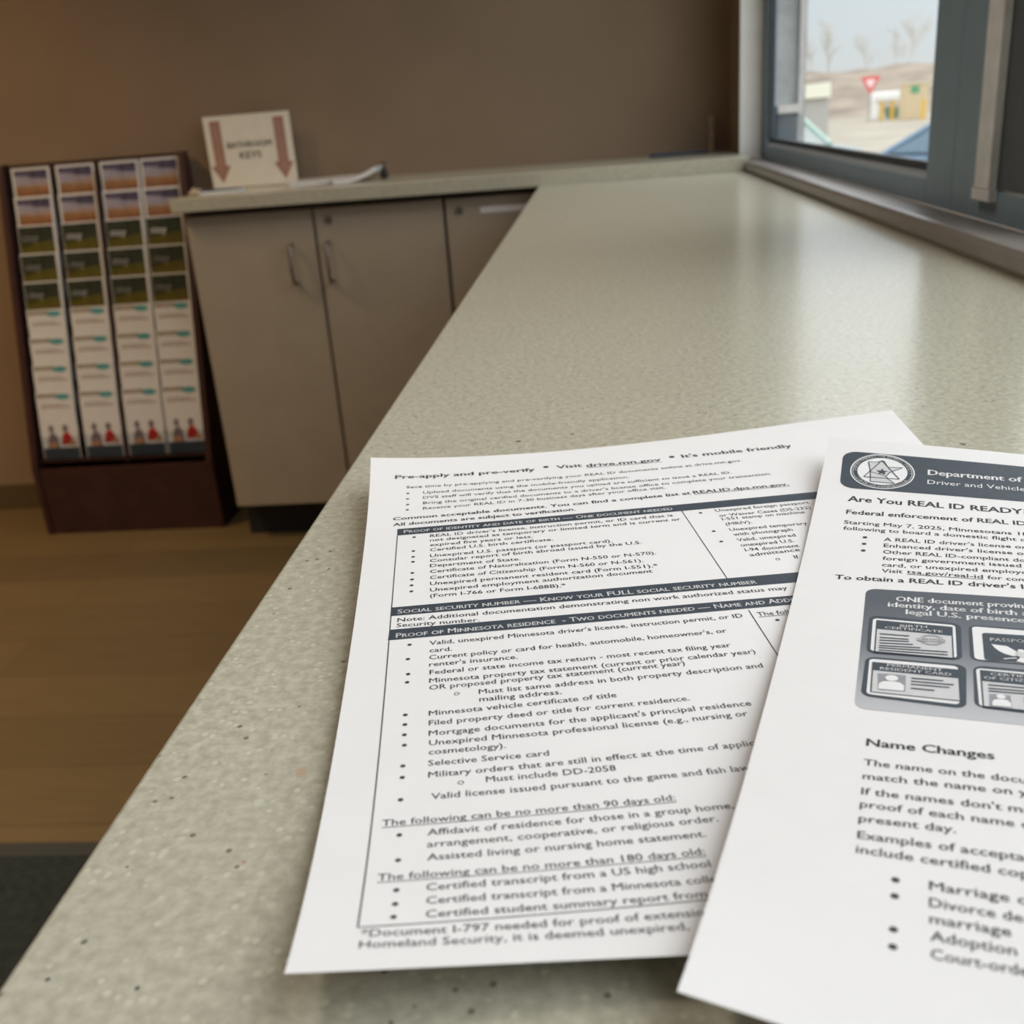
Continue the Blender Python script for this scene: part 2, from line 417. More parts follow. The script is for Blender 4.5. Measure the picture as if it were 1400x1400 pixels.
DOTS1=[[14.7, 36.7], [14.7, 42.0], [14.8, 47.3], [14.8, 52.1], [17.6, 76.3], [17.5, 87.3], [17.5, 91.7], [17.5, 95.4], [17.4, 103.4], [17.4, 107.9], [17.3, 111.9], [17.3, 115.9], [118.0, 76.5], [118.7, 91.9], [119.1, 100.0], [121.4, 151.9], [17.3, 147.8], [17.0, 155.4], [17.2, 163.1], [17.0, 167.1], [16.9, 182.3], [16.9, 186.6], [16.9, 191.0], [17.0, 195.4], [16.9, 203.8], [16.9, 208.3], [16.8, 216.7], [17.0, 229.3], [17.1, 237.8], [17.2, 247.4], [17.2, 251.7], [17.1, 255.6]]
BIGDOTS1=[[69.5, 18.7], [120.1, 20.5]]
RINGS1=[[30.0, 174.6], [30.1, 212.1], [133.1, 115.5]]
DOTS2=[[17.5, 70.0], [17.5, 74.6], [17.5, 79.3], [30.8, 231.8], [30.8, 236.2], [30.8, 244.8], [30.8, 249.0]]
G_banner=[[6.42, 10.3], [7.58, 35.78], [67.24, 10.37], [65.61, 37.39]]
G_seal=[[20.63, 22.75], [9.63, 23.51], [31.46, 22.6], [20.48, 10.22], [20.99, 34.98], [12.2, 23.7], [28.86, 22.0], [20.14, 13.76], [20.86, 32.12]]
G_state=[[15.67, 16.72], [17.9, 16.82], [20.9, 15.55], [22.46, 19.61], [27.37, 19.27], [23.16, 23.15], [22.1, 26.18], [22.82, 28.02], [24.96, 30.68], [17.0, 30.4], [16.73, 23.59]]
G_tri=[[20.22, 15.32], [26.56, 27.55], [14.65, 27.55]]
G_star=[[20.6, 23.21], [20.48, 20.73], [21.94, 22.55]]
G_panel=[[19.69, 104.95], [60.94, 105.14], [20.37, 172.27], [55.86, 173.23]]
G_card1o=[[21.39, 121.82], [44.48, 123.54], [21.7, 144.06], [44.24, 144.37]]
G_card1=[[22.4, 123.75], [43.06, 124.74], [22.57, 142.79], [43.02, 143.36]]
G_card1i=[[23.5, 124.91], [42.21, 126.08], [23.64, 143.21], [41.14, 143.69]]
G_card1h=[[23.5, 124.91], [42.21, 126.08], [23.5, 130.13], [41.98, 131.26]]
G_card1t=[[29.36, 128.24], [36.1, 127.88], [25.55, 129.81], [39.9, 130.11]]
G_card1l=[[24.51, 133.02], [31.81, 133.33], [24.52, 135.14], [31.67, 135.15], [24.54, 136.7], [31.75, 136.06], [24.54, 138.26], [32.75, 137.51], [24.56, 139.79], [34.55, 139.03], [24.54, 140.94], [40.98, 140.41], [24.59, 142.3], [40.95, 142.11]]
G_card1s=[[37.18, 134.62], [33.64, 134.82], [40.65, 134.81], [37.19, 131.66], [37.07, 138.08]]
G_card2o=[[21.63, 145.94], [45.1, 146.58], [21.4, 166.28], [44.42, 168.16]]
G_card2=[[22.57, 147.12], [43.14, 147.64], [22.67, 165.25], [43.04, 166.45]]
G_card2i=[[23.49, 148.94], [43.27, 149.51], [23.66, 164.2], [42.94, 164.85]]
G_card2h=[[23.49, 148.94], [43.27, 149.51], [23.62, 153.23], [43.07, 153.96]]
G_card2t=[[26.83, 150.74], [39.64, 151.22], [25.25, 152.73], [41.58, 153.14]]
G_card2p=[[24.82, 154.65], [31.42, 154.79], [25.23, 162.91], [31.31, 162.77], [28.12, 156.83], [28.2, 159.68]]
G_card2l=[[32.52, 155.83], [39.73, 156.07], [32.5, 157.4], [42.0, 157.58], [32.52, 158.88], [41.02, 159.03], [32.55, 160.88], [37.73, 161.22]]
G_card3o=[[46.3, 123.64], [59.54, 124.22], [46.11, 143.9], [58.04, 144.23]]
G_card3=[[47.09, 124.72], [59.46, 125.25], [47.06, 143.15], [58.07, 143.87]]
G_card3i=[[49.39, 128.14], [59.3, 127.39], [49.3, 143.18], [58.1, 143.52]]
G_card3t=[[51.1, 132.65], [58.93, 132.42]]
G_card3e=[[52.25, 134.72], [53.34, 137.51], [55.16, 137.93], [55.23, 141.55], [53.19, 140.1], [58.62, 136.58], [58.31, 140.63]]
G_card4o=[[46.64, 146.3], [57.87, 146.56], [46.16, 166.89], [56.24, 168.19]]
G_card4=[[47.19, 147.82], [57.75, 148.1], [47.18, 166.26], [56.33, 166.98]]
G_card4i=[[48.2, 148.82], [57.66, 149.34], [48.02, 166.34], [56.36, 166.67]]
G_card4h=[[48.2, 148.82], [57.66, 149.34], [48.21, 154.28], [57.23, 155.02]]
G_card4t=[[50.24, 151.2], [57.52, 151.19], [48.75, 153.31], [57.37, 153.22]]
G_card4p=[[49.59, 160.25], [54.44, 160.26], [49.3, 166.27], [53.98, 165.94], [51.9, 161.39]]
G_card4l=[[49.51, 156.03], [57.14, 156.21], [49.49, 157.68], [56.76, 157.58], [49.45, 158.99], [56.95, 158.82]]

# ------------------------------------------------------------------ the room
YW, XL, YR, ZCL = 2.62, -3.6, -3.2, 2.6
XW, XO = 0.326, 0.4645           # inner and outer face of the window wall
WZ0, WZ1 = ZT-0.005, 2.15        # window opening
WYF, WYN = 2.418, -0.55           # far and near end of the window opening

bm = bmesh.new(); box(bm, XL, XO, YR, YW, -0.05, 0); struct('floor', bm, M_FLOOR)
bm = bmesh.new(); box(bm, XL, XO, YR, YW, ZCL, ZCL+0.05); struct('ceiling', bm, M_CEIL)
bm = bmesh.new(); box(bm, XL-0.1, XO, YW, YW+0.12, -0.05, ZCL+0.05); struct('wall_back', bm, M_WALL)
bm = bmesh.new(); box(bm, XL-0.1, XL, YR, YW, -0.05, ZCL+0.05); struct('wall_left', bm, M_WALL)
bm = bmesh.new(); box(bm, XL-0.1, XO, YR-0.1, YR, -0.05, ZCL+0.05); struct('wall_rear', bm, M_WALL)
bm = bmesh.new()
box(bm, XW, XO, YR, YW, -0.05, WZ0)
box(bm, XW, XO, YR, YW, WZ1, ZCL)
box(bm, XW, XO, WYF, YW, WZ0, WZ1)
box(bm, XW, XO, YR, WYN, WZ0, WZ1)
struct('wall_right', bm, M_WALL)
# cream painted return beside the window
bm = bmesh.new(); box(bm, XW-0.0015, 0.372, WYF-0.006, WYF, ZT+0.015, WZ1); struct('trim_1', bm, M_CREAM)
# sill lying on the worktop along the window wall
bm = bmesh.new()
prism(bm, [(0.3155, ZT+0.0005), (0.313, ZT+0.005), (0.313, ZT+0.015), (0.316, ZT+0.0195), (0.322, ZT+0.0200), (0.3735, ZT+0.0136), (0.3735, ZT+0.0005)], 'y', WYN, 2.253)
prism(bm, [(XW+0.0005, ZT+0.0285), (0.3735, ZT+0.0136), (0.3735, ZT+0.0005), (XW+0.0005, ZT+0.0005)], 'y', 2.2531, WYF-0.007)
struct('trim_2', bm, M_SILL)
# exterior dark block with a pale cap at the foot of the outer reveal
bm = bmesh.new(); box(bm, 0.398, 0.440, 2.37, WYF-0.001, WZ0, ZT+0.105, 0); box(bm, 0.398, 0.446, 2.362, WYF-0.001, ZT+0.105, ZT+0.121, 1)
box(bm, 0.4475, 0.4545, 2.40, WYF-0.001, ZT+0.10, WZ1, 1)
struct('trim_3', bm, [mat('dark_blue_exterior_block', (0.10, 0.135, 0.165), 0.6), mat('pale_exterior_cap', (0.72, 0.71, 0.69), 0.6)])
bm = bmesh.new(); box(bm, 0.3935, XO-0.001, WYF-0.0012, WYF, ZT+0.02, WZ1); struct('trim_4', bm, mat('grey_exterior_stucco', (0.50, 0.51, 0.51), 0.85, 0.18, 25))
bm = bmesh.new(); box(bm, XL, XW, YW-0.012, YW, 0, 0.072); struct('baseboard_back', bm, M_BASEB)
bm = bmesh.new(); box(bm, XL, XL+0.012, YR, YW-0.013, 0, 0.072); struct('baseboard_left', bm, M_BASEB)

# ------------------------------------------------------------------ windows (structure): slate frame, bright bead, glass
FX0, FX1, GX = 0.374, 0.393, 0.385
def window(n, y0, y1, stile0, stile1, railh=0.028):
    """frame between y0 and y1 (y1 further away); stile widths at both ends"""
    r = bpy.data.objects.new('window_%d' % n, None); COL.objects.link(r); r['kind'] = 'structure'
    r.location = (FX0, (y0+y1)/2, ZT)
    inv = Matrix.Translation(-Vector(r.location))
    def part(name, bm, m):
        bm.transform(inv); return obj(name, bm, m, r)
    zb, zt = ZT+0.0135, WZ1-0.001
    bm = bmesh.new()
    box(bm, FX0, FX1, y0, y0+stile0, zb, zt, 0, 0.0015)
    box(bm, FX0, FX1, y1-stile1, y1, zb, zt, 0, 0.0015)
    box(bm, FX0, FX1, y0+stile0, y1-stile1, zb, zb+railh, 0, 0.0012)
    box(bm, FX0, FX1, y0+stile0, y1-stile1, zt-0.05, zt, 0, 0.0012)
    part('frame', bm, M_FRAME)
    ya, yb = y0+stile0, y1-stile1
    bm = bmesh.new()
    prism(bm, [(FX0+0.002, zb+railh), (FX0+0.002, zb+railh+0.003), (FX0+0.006, zb+railh+0.007), (GX-0.0035, zb+railh+0.007), (GX-0.0035, zb+railh)], 'y', ya, yb)
    part('glazing_bead', bm, M_ALU)
    bm = bmesh.new()
    box(bm, GX-0.003, GX+0.006, ya, yb, zb+railh+0.0005, zb+railh+0.016)
    box(bm, GX-0.003, GX+0.006, ya, ya+0.008, zb+railh+0.016, zt-0.05)
    box(bm, FX0+0.0015, GX+0.006, yb-0.0018, yb, zb+railh+0.016, zt-0.05)
    part('gasket', bm, mat('dark_gasket', (0.035, 0.045, 0.055), 0.6))
    bm = bmesh.new(); bm.faces.new([bm.verts.new((GX, y, z)) for y, z in ((ya, zb+railh+.002), (yb, zb+railh+.002), (yb, zt-.05), (ya, zt-.05))])
    part('glass_pane', bm, M_GLASS)
    return r
window(1, 1.150, WYF-0.007, 0.088, 0.045)
w2 = window(2, -0.549, 1.149, 0.09, 0.088)
bm = bmesh.new(); box(bm, 0.366, 0.3735, 1.022, 1.060, ZT+0.045, WZ1-0.06); box(bm, 0.3655, 0.3735, 1.018, 1.064, ZT+0.034, ZT+0.0445)
bm.transform(Matrix.Translation(-Vector(w2.location))); obj('sash_strip', bm, mat('pale_sash_strip', (0.86, 0.88, 0.90), 0.5), w2)
bm = bmesh.new(); box(bm, 0.3745, 0.384, 0.915, 1.0605, ZT+0.045, WZ1-0.06)
bm.transform(Matrix.Translation(-Vector(w2.location))); obj('sash_stile', bm, mat('dark_sash', (0.095, 0.112, 0.13), 0.5), w2)

# ------------------------------------------------------------------ ceiling lamps
M_DIFF = emit('lamp_diffuser', (1.0, 0.80, 0.52), 0.8)
k = 0
for (x, y, lab) in ((-0.95, 0.75, 'added fill lamp on the ceiling over the floor mat beside the long worktop'), (-2.15, 1.45, 'flush ceiling lamp above the brochure rack side of the room'), (-2.6, -1.1, 'flush ceiling lamp in the rear left of the room')):
    t = empty('ceiling_lamp', (x, y, ZCL), lab, 'lamp', 'ceiling lamps')
    bm = bmesh.new()
    for a in ((-.3, .3, -.3, -.27), (-.3, .3, .27, .3), (-.3, -.27, -.27, .27), (.27, .3, -.27, .27)): box(bm, *a, -0.05, 0)
    obj('lamp_frame', bm, M_CEIL, t)
    bm = bmesh.new(); box(bm, -.27, .27, -.27, .27, -0.035, -0.02); obj('diffuser', bm, M_DIFF, t)
    ld = bpy.data.lights.new('lamp_light', 'AREA'); ld.energy, ld.color = FILL_LAMP if 'mat' in lab else (LAMP_POWER, LAMP_COLOR); ld.size = 0.5; ld.spread = math.radians(112)
    lo = bpy.data.objects.new('lamp_light', ld); COL.objects.link(lo); lo.parent = t; lo.location = (0, 0, -0.055)

# ------------------------------------------------------------------ worktops
XE = -0.1145
bm = bmesh.new(); box(bm, XE, XW, -1.6, 2.253, ZT-0.03, ZT, 0, 0.0012)
tag(obj('worktop', bm, M_COUNTER), 'long speckled sage worktop under the window with two printed sheets on it', 'worktop')
bm = bmesh.new(); box(bm, -0.923, XW-0.0005, 2.255, YW-0.0005, ZT-0.0015, ZT+0.028, 0, 0.0015)
tag(obj('worktop', bm, M_COUNTER), 'speckled sage worktop on the cabinets along the brown back wall', 'worktop')

# support below the long worktop
t = empty('counter_base', (0.14, 0.3, 0), 'taupe panelled base under the long window worktop', 'cabinet')
bm = bmesh.new(); box(bm, -0.19, 0.18, -1.85, 1.90, 0.095, ZT-0.0305); obj('carcass', bm, M_CAB, t)
bm = bmesh.new(); box(bm, -0.14, 0.18, -1.85, 1.90, 0, 0.0945); obj('toe_kick', bm, M_TOE, t)

# ------------------------------------------------------------------ cabinets along the back wall
YC = 2.285
CT = ZT-0.0025
def handle(parent, x, z0, z1):
    bm = bmesh.new()
    zc = (z0+z1)/2; h = (z1-z0)/2
    pth = [(x, YC-0.0005, zc-h), (x, YC-0.020, zc-h+0.001), (x, YC-0.027, zc-h+0.010), (x, YC-0.029, zc), (x, YC-0.027, zc+h-0.010), (x, YC-0.020, zc+h-0.001), (x, YC-0.0005, zc+h)]
    tube(bm, pth, 0.0042, 10)
    bm.transform(Matrix.Translation(-Vector((parent.matrix_basis.translation if parent.parent is None else parent.parent.location))))
    obj('handle', bm, M_STEEL, parent, True)
def cabinet(x0, x1, doors, label, lock=None, strip=None):
    t = empty('base_cabinet', ((x0+x1)/2, YC+0.17, 0), label, 'cabinet', 'taupe base cabinets along the back wall')
    inv = Matrix.Translation(-Vector(t.location))
    def part(name, bm, m, par=None):
        bm.transform(inv); return obj(name, bm, m, par or t)
    bm = bmesh.new(); box(bm, x0, x1, YC+0.019, YW-0.012, 0.095, CT-0.002); part('carcass', bm, M_CABIN)
    bm = bmesh.new(); box(bm, x0, x1, YC+0.06, YC+0.30, 0, 0.0945); part('toe_kick', bm, M_TOE)
    for (a, b, hx) in doors:
        bm = bmesh.new(); box(bm, a, b, YC, YC+0.018, 0.097, CT-0.012, 0, 0.0012)
        d = part('door', bm, M_CAB)
        if hx: handle(d, hx, 0.628, 0.713)
        if lock and a < lock[0] < b:
            bm = bmesh.new(); cyl(bm, (lock[0], lock[1]), 0.008, YC-0.004, YC-0.0003, 20, 0, 'y'); part('lock', bm, M_STEEL, d)
        if strip:
            bm = bmesh.new(); box(bm, strip[0], strip[1], YC-0.0012, YC-0.0002, strip[2], strip[3]); part('label_strip', bm, mat('pale_tape', (0.74, 0.73, 0.71), 0.5), d)
    return t
cabinet(-0.908, -0.3265, [(-0.907, -0.6205, -0.673), (-0.6145, -0.3295, -0.590)], 'taupe double-door base cabinet with two bow handles next to the brochure rack', lock=(-0.583, 0.760))
cabinet(-0.3255, -0.117, [(-0.3225, -0.118, None)], 'taupe base cabinet with a pale label strip in the counter corner', lock=(-0.292, 0.760), strip=(-0.246, -0.132, 0.751, 0.764))

# ------------------------------------------------------------------ brochure rack
RX0, RX1, RY0, RY1, RH = -1.478, -0.996, 2.395, 2.606, 0.922
t = empty('brochure_rack', ((RX0+RX1)/2, (RY0+RY1)/2, 0), 'dark mahogany floor rack full of brochures, left of the cabinets', 'rack')
inv = Matrix.Translation(-Vector(t.location))
rack = t
def rpart(name, bm, m, par=None):
    bm.transform(inv); return obj(name, bm, m, par or t)
prof = [(RY0, 0), (RY0, 0.183), (RY0+0.012, 0.23), (RY1-0.030, RH), (RY1, RH), (RY1, 0)]
for x in (RX0, RX1-0.015):
    bm = bmesh.new(); prism(bm, prof, 'x', x, x+0.015); rpart('side_panel', bm, M_MAHOG)
XI0, XI1 = RX0+0.0152, RX1-0.0152
bm = bmesh.new(); box(bm, XI0, XI1, RY1-0.012, RY1, 0.0, RH-0.002); rpart('back_panel', bm, M_MAHOG)
bm = bmesh.new(); box(bm, XI0, XI1, RY0+0.004, RY0+0.018, 0.0, 0.178); rpart('base_panel', bm, M_MAHOG)
bm = bmesh.new(); prism(bm, [(RY0+0.019, 0.184), (RY0+0.019, 0.20), (RY1-0.034, RH-0.03), (RY1-0.0125, RH-0.03), (RY1-0.0125, 0.184)], 'x', -1.229, -1.225); rpart('divider', bm, M_MAHOG)
CX = (-1.4005, -1.2845, -1.1695, -1.0645)
LEAN = math.radians(10)
ROWS = []
PZ, PY = 0.0677, 0.0174
for i in range(9):               # 0 = top row
    ROWS.append((RY0+0.026+(8-i)*PY, 0.201+(8-i)*PZ))
for i, (yb, zb) in enumerate(ROWS):
    for (xa, xb) in ((XI0, -1.2292), (-1.2248, XI1)):
        bm = bmesh.new(); box(bm, xa, xb, yb-0.0028, yb+0.0085, zb-0.0085, zb-0.0035); rpart('shelf', bm, M_MAHOG)
# clear acrylic pockets, one per brochure: front lip, floor and two cheeks
def pocket_mesh():
    bm = bmesh.new()
    wd, h = 0.0518, 0.060
    box(bm, -wd, wd, -0.0012, 0.0, 0, h)
    box(bm, -wd, -wd+0.0012, 0, 0.0045, 0, h); box(bm, wd-0.0012, wd, 0, 0.0045, 0, h)
    box(bm, -wd, wd, 0, 0.0045, -0.0012, 0)
    me = bpy.data.meshes.new('pocket'); bm.to_mesh(me); bm.free(); me.materials.append(M_ACRYL); return me
pm = pocket_mesh()
for i, (yb, zb) in enumerate(ROWS):
    for x in CX:
        o = bpy.data.objects.new('pocket', pm); COL.objects.link(o); o.parent = rack
        o.location = Vector((x, yb-0.0022, zb-0.0015))-rack.location; o.rotation_euler = (-LEAN, 0, 0)

# brochures: cover artwork lies in the mesh (front faces towards -y)
BW, BH, BT = 0.100, 0.172, 0.0024
B_MATS = [mat('brochure_white_stock', (0.66, 0.68, 0.71), 0.45, 0.03, 60),                 # 0
          mat('dusk_violet_print', (0.085, 0.075, 0.14), 0.4, 0.5, 45),                       # 1
          mat('pale_haze_print', (0.36, 0.29, 0.28), 0.4, 0.2, 45),                          # 2
          mat('orange_field_print', (0.32, 0.17, 0.085), 0.4, 0.25, 45),                      # 3
          mat('forest_green_print', (0.030, 0.040, 0.028), 0.4, 0.5, 45),                    # 4
          mat('olive_meadow_print', (0.105, 0.09, 0.014), 0.4, 0.3, 45),                      # 5
          mat('teal_print', (0.10, 0.34, 0.38), 0.4, 0.1, 45),                               # 6
          mat('grey_header_print', (0.34, 0.31, 0.27), 0.4, 0.15, 45),                       # 7
          mat('red_shirt_print', (0.40, 0.02, 0.02), 0.4, 0.2, 45),                          # 8
          mat('navy_footer_print', (0.03, 0.05, 0.075), 0.4, 0.2, 45),                       # 9
          mat('skin_print', (0.50, 0.26, 0.14), 0.5, 0.2, 45),                               # 10
          mat('slate_shirt_print', (0.20, 0.16, 0.20), 0.5, 0.2, 45),                        # 11
          mat('light_sky_print', (0.33, 0.32, 0.42), 0.4, 0.2, 45),                         # 12
          mat('burnt_orange_print', (0.25, 0.11, 0.055), 0.4, 0.25, 45)]                          # 12
def quad(bm, x0, x1, z0, z1, y, mi):
    f = bm.faces.new([bm.verts.new(p) for p in ((x0, y, z0), (x1, y, z0), (x1, y, z1), (x0, y, z1))]); f.material_index = mi
def poly(bm, pts, y, mi):
    f = bm.faces.new([bm.verts.new((p[0], y, p[1])) for p in pts]); f.material_index = mi
def ell(cx, cz, rx, rz, n=20): return [(cx+rx*math.cos(2*PI*k/n), cz+rz*math.sin(2*PI*k/n)) for k in range(n)]
def brochure_mesh(kind):
    bm = bmesh.new()
    h = BW/2
    box(bm, -h, h, 0, BT, 0, BH, 0)
    bmesh.ops.recalc_face_normals(bm, faces=bm.faces[:])
    y1, y2, y3 = -0.0002, -0.0004, -0.0006
    T = BH
    if kind == 0:
        b = 0.0065
        quad(bm, -h+b, h-b, 0.02, T-b, y1, 2)
        quad(bm, -h+b, h-b, T-0.026, T-b, y2, 1)
        poly(bm, [(-h+b, T-0.040), (h-b, T-0.034), (h-b, T-0.027), (0.01, T-0.021), (-h+b, T-0.019)], y3, 12)
        poly(bm, [(-0.01, T-0.024), (h-b, T-0.029), (h-b, T-0.010), (0.012, T-0.009)], y3-0.0002, 1)
        quad(bm, -h+b, h-b, 0.02, T-0.046, y2, 3)
        quad(bm, -h+b, h-b, 0.02, T-0.058, y3, 13)
    elif kind == 1:
        b = 0.004
        quad(bm, -h+0.0015, h-0.007, 0.004, T-b, y1, 4)
        poly(bm, [(-h+b, T-0.054), (h-b-.004, T-0.046), (h-b-.004, T-0.040), (0, T-0.043), (-h+b, T-0.047)], y2, 5)
        quad(bm, -h+0.0015, h-0.007, 0.03, T-0.050, y2, 5)
    else:
        quad(bm, -h+0.003, 0.008, T-0.014, T-0.003, y1, 7)
        poly(bm, ell(0.022, T-0.012, 0.019, 0.0075), y2, 6)
        quad(bm, -h+0.010, h-0.012, T-0.040, T-0.036, y1, 2)
        quad(bm, -h+0.010, h-0.026, T-0.033, T-0.0305, y1, 2)
        quad(bm, -h+0.002, h-0.002, 0.0, 0.029, y1, 9)
        # two seated people drawn on the cover
        poly(bm, [(-0.034, 0.028), (-0.004, 0.028), (-0.006, 0.056), (-0.014, 0.068), (-0.026, 0.066), (-0.033, 0.05)], y1, 11)
        poly(bm, ell(-0.021, 0.078, 0.0075, 0.0105), y2, 11)
        poly(bm, [(-0.034, 0.030), (-0.010, 0.030), (-0.012, 0.042), (-0.030, 0.044)], y2, 10)
        poly(bm, [(0.002, 0.036), (0.040, 0.036), (0.036, 0.046), (0.026, 0.066), (0.016, 0.070), (0.007, 0.060)], y1, 8)
        poly(bm, ell(0.017, 0.078, 0.008, 0.0105), y2, 11)
        poly(bm, ell(0.033, 0.040, 0.010, 0.007), y2, 10)
    me = bpy.data.meshes.new('brochure'); bm.to_mesh(me); bm.free()
    return me

# ------------------------------------------------------------------ lettering
_tc = bpy.data.curves.new('lettering', 'FONT')
_to = bpy.data.objects.new('lettering', _tc); COL.objects.link(_to)
def letter_mesh(txt, bold=0.0, small=False, res=2):
    """outline lettering as (verts, faces, width) at size 1, flat in xy"""
    _tc.body = txt; _tc.size = 1.0; _tc.offset = 0.0; _tc.resolution_u = res; _tc.fill_mode = 'FRONT'; _tc.dimensions = '2D'
    _tc.small_caps_scale = 0.78
    for i, ch in enumerate(txt): _tc.body_format[i].use_small_caps = small
    bpy.context.view_layer.update()
    ev = _to.evaluated_get(bpy.context.evaluated_depsgraph_get())
    me = ev.to_mesh()
    vs = [(v.co.x, v.co.y) for v in me.vertices]; fs = [tuple(p.vertices) for p in me.polygons]
    ev.to_mesh_clear()
    if bold:                      # heavier stroke: the same outline struck again beside itself
        n0 = len(vs); b0 = list(vs); f0 = list(fs); vs = []; fs = []
        for k, (dx, dy) in enumerate(((-bold, 0), (bold, 0), (0, bold*.5), (0, -bold*.5))):
            vs += [(x+dx, y+dy) for x, y in b0]; fs += [tuple(i+k*n0 for i in f) for f in f0]
    x0 = min(v[0] for v in vs); x1 = max(v[0] for v in vs)
    return vs, fs, x0, x1

def flat_text(bm, txt, x0, x1, z, size, y, mi, bold=0.0):
    vs, fs, a, b = letter_mesh(txt, bold, False, 2)
    k = (x1-x0)/(b-a)
    V = [bm.verts.new((x0+(v[0]-a)*k, y, z+v[1]*size)) for v in vs]
    for f in fs:
        try: q = bm.faces.new([V[i] for i in f])
        except ValueError: continue
        q.material_index = mi

BM = [brochure_mesh(k) for k in range(3)]
bm = bmesh.new(); bm.from_mesh(BM[1]); flat_text(bm, 'stay', -0.040, 0.002, BH-0.040, 0.024, -0.0007, 0, 0.03); bm.to_mesh(BM[1]); bm.free()
for me in BM:
    for m in B_MATS: me.materials.append(m)
ORD = ('top', 'second', 'third', 'fourth', 'fifth', 'sixth', 'seventh', 'eighth', 'lowest')
CORD = ('leftmost column', 'second column from left', 'third column from left', 'rightmost column')
DESC = ('brochure with orange sunset cover', 'dark green brochure with white lettering', 'white brochure with teal mark')
for i, (yb, zb) in enumerate(ROWS):
    kd = 0 if i < 2 else (1 if i < 5 else 2)
    for j, x in enumerate(CX):
        o = bpy.data.objects.new('brochure', BM[kd]); COL.objects.link(o)
        o.location = (x+random.uniform(-.0003, .0003), yb-0.0008, zb); o.rotation_euler = (-LEAN, random.uniform(-.0015, .0015), 0)
        tag(o, '%s, %s rack row, %s' % (DESC[kd], ORD[i], CORD[j]), 'brochure', 'brochures in the floor rack')

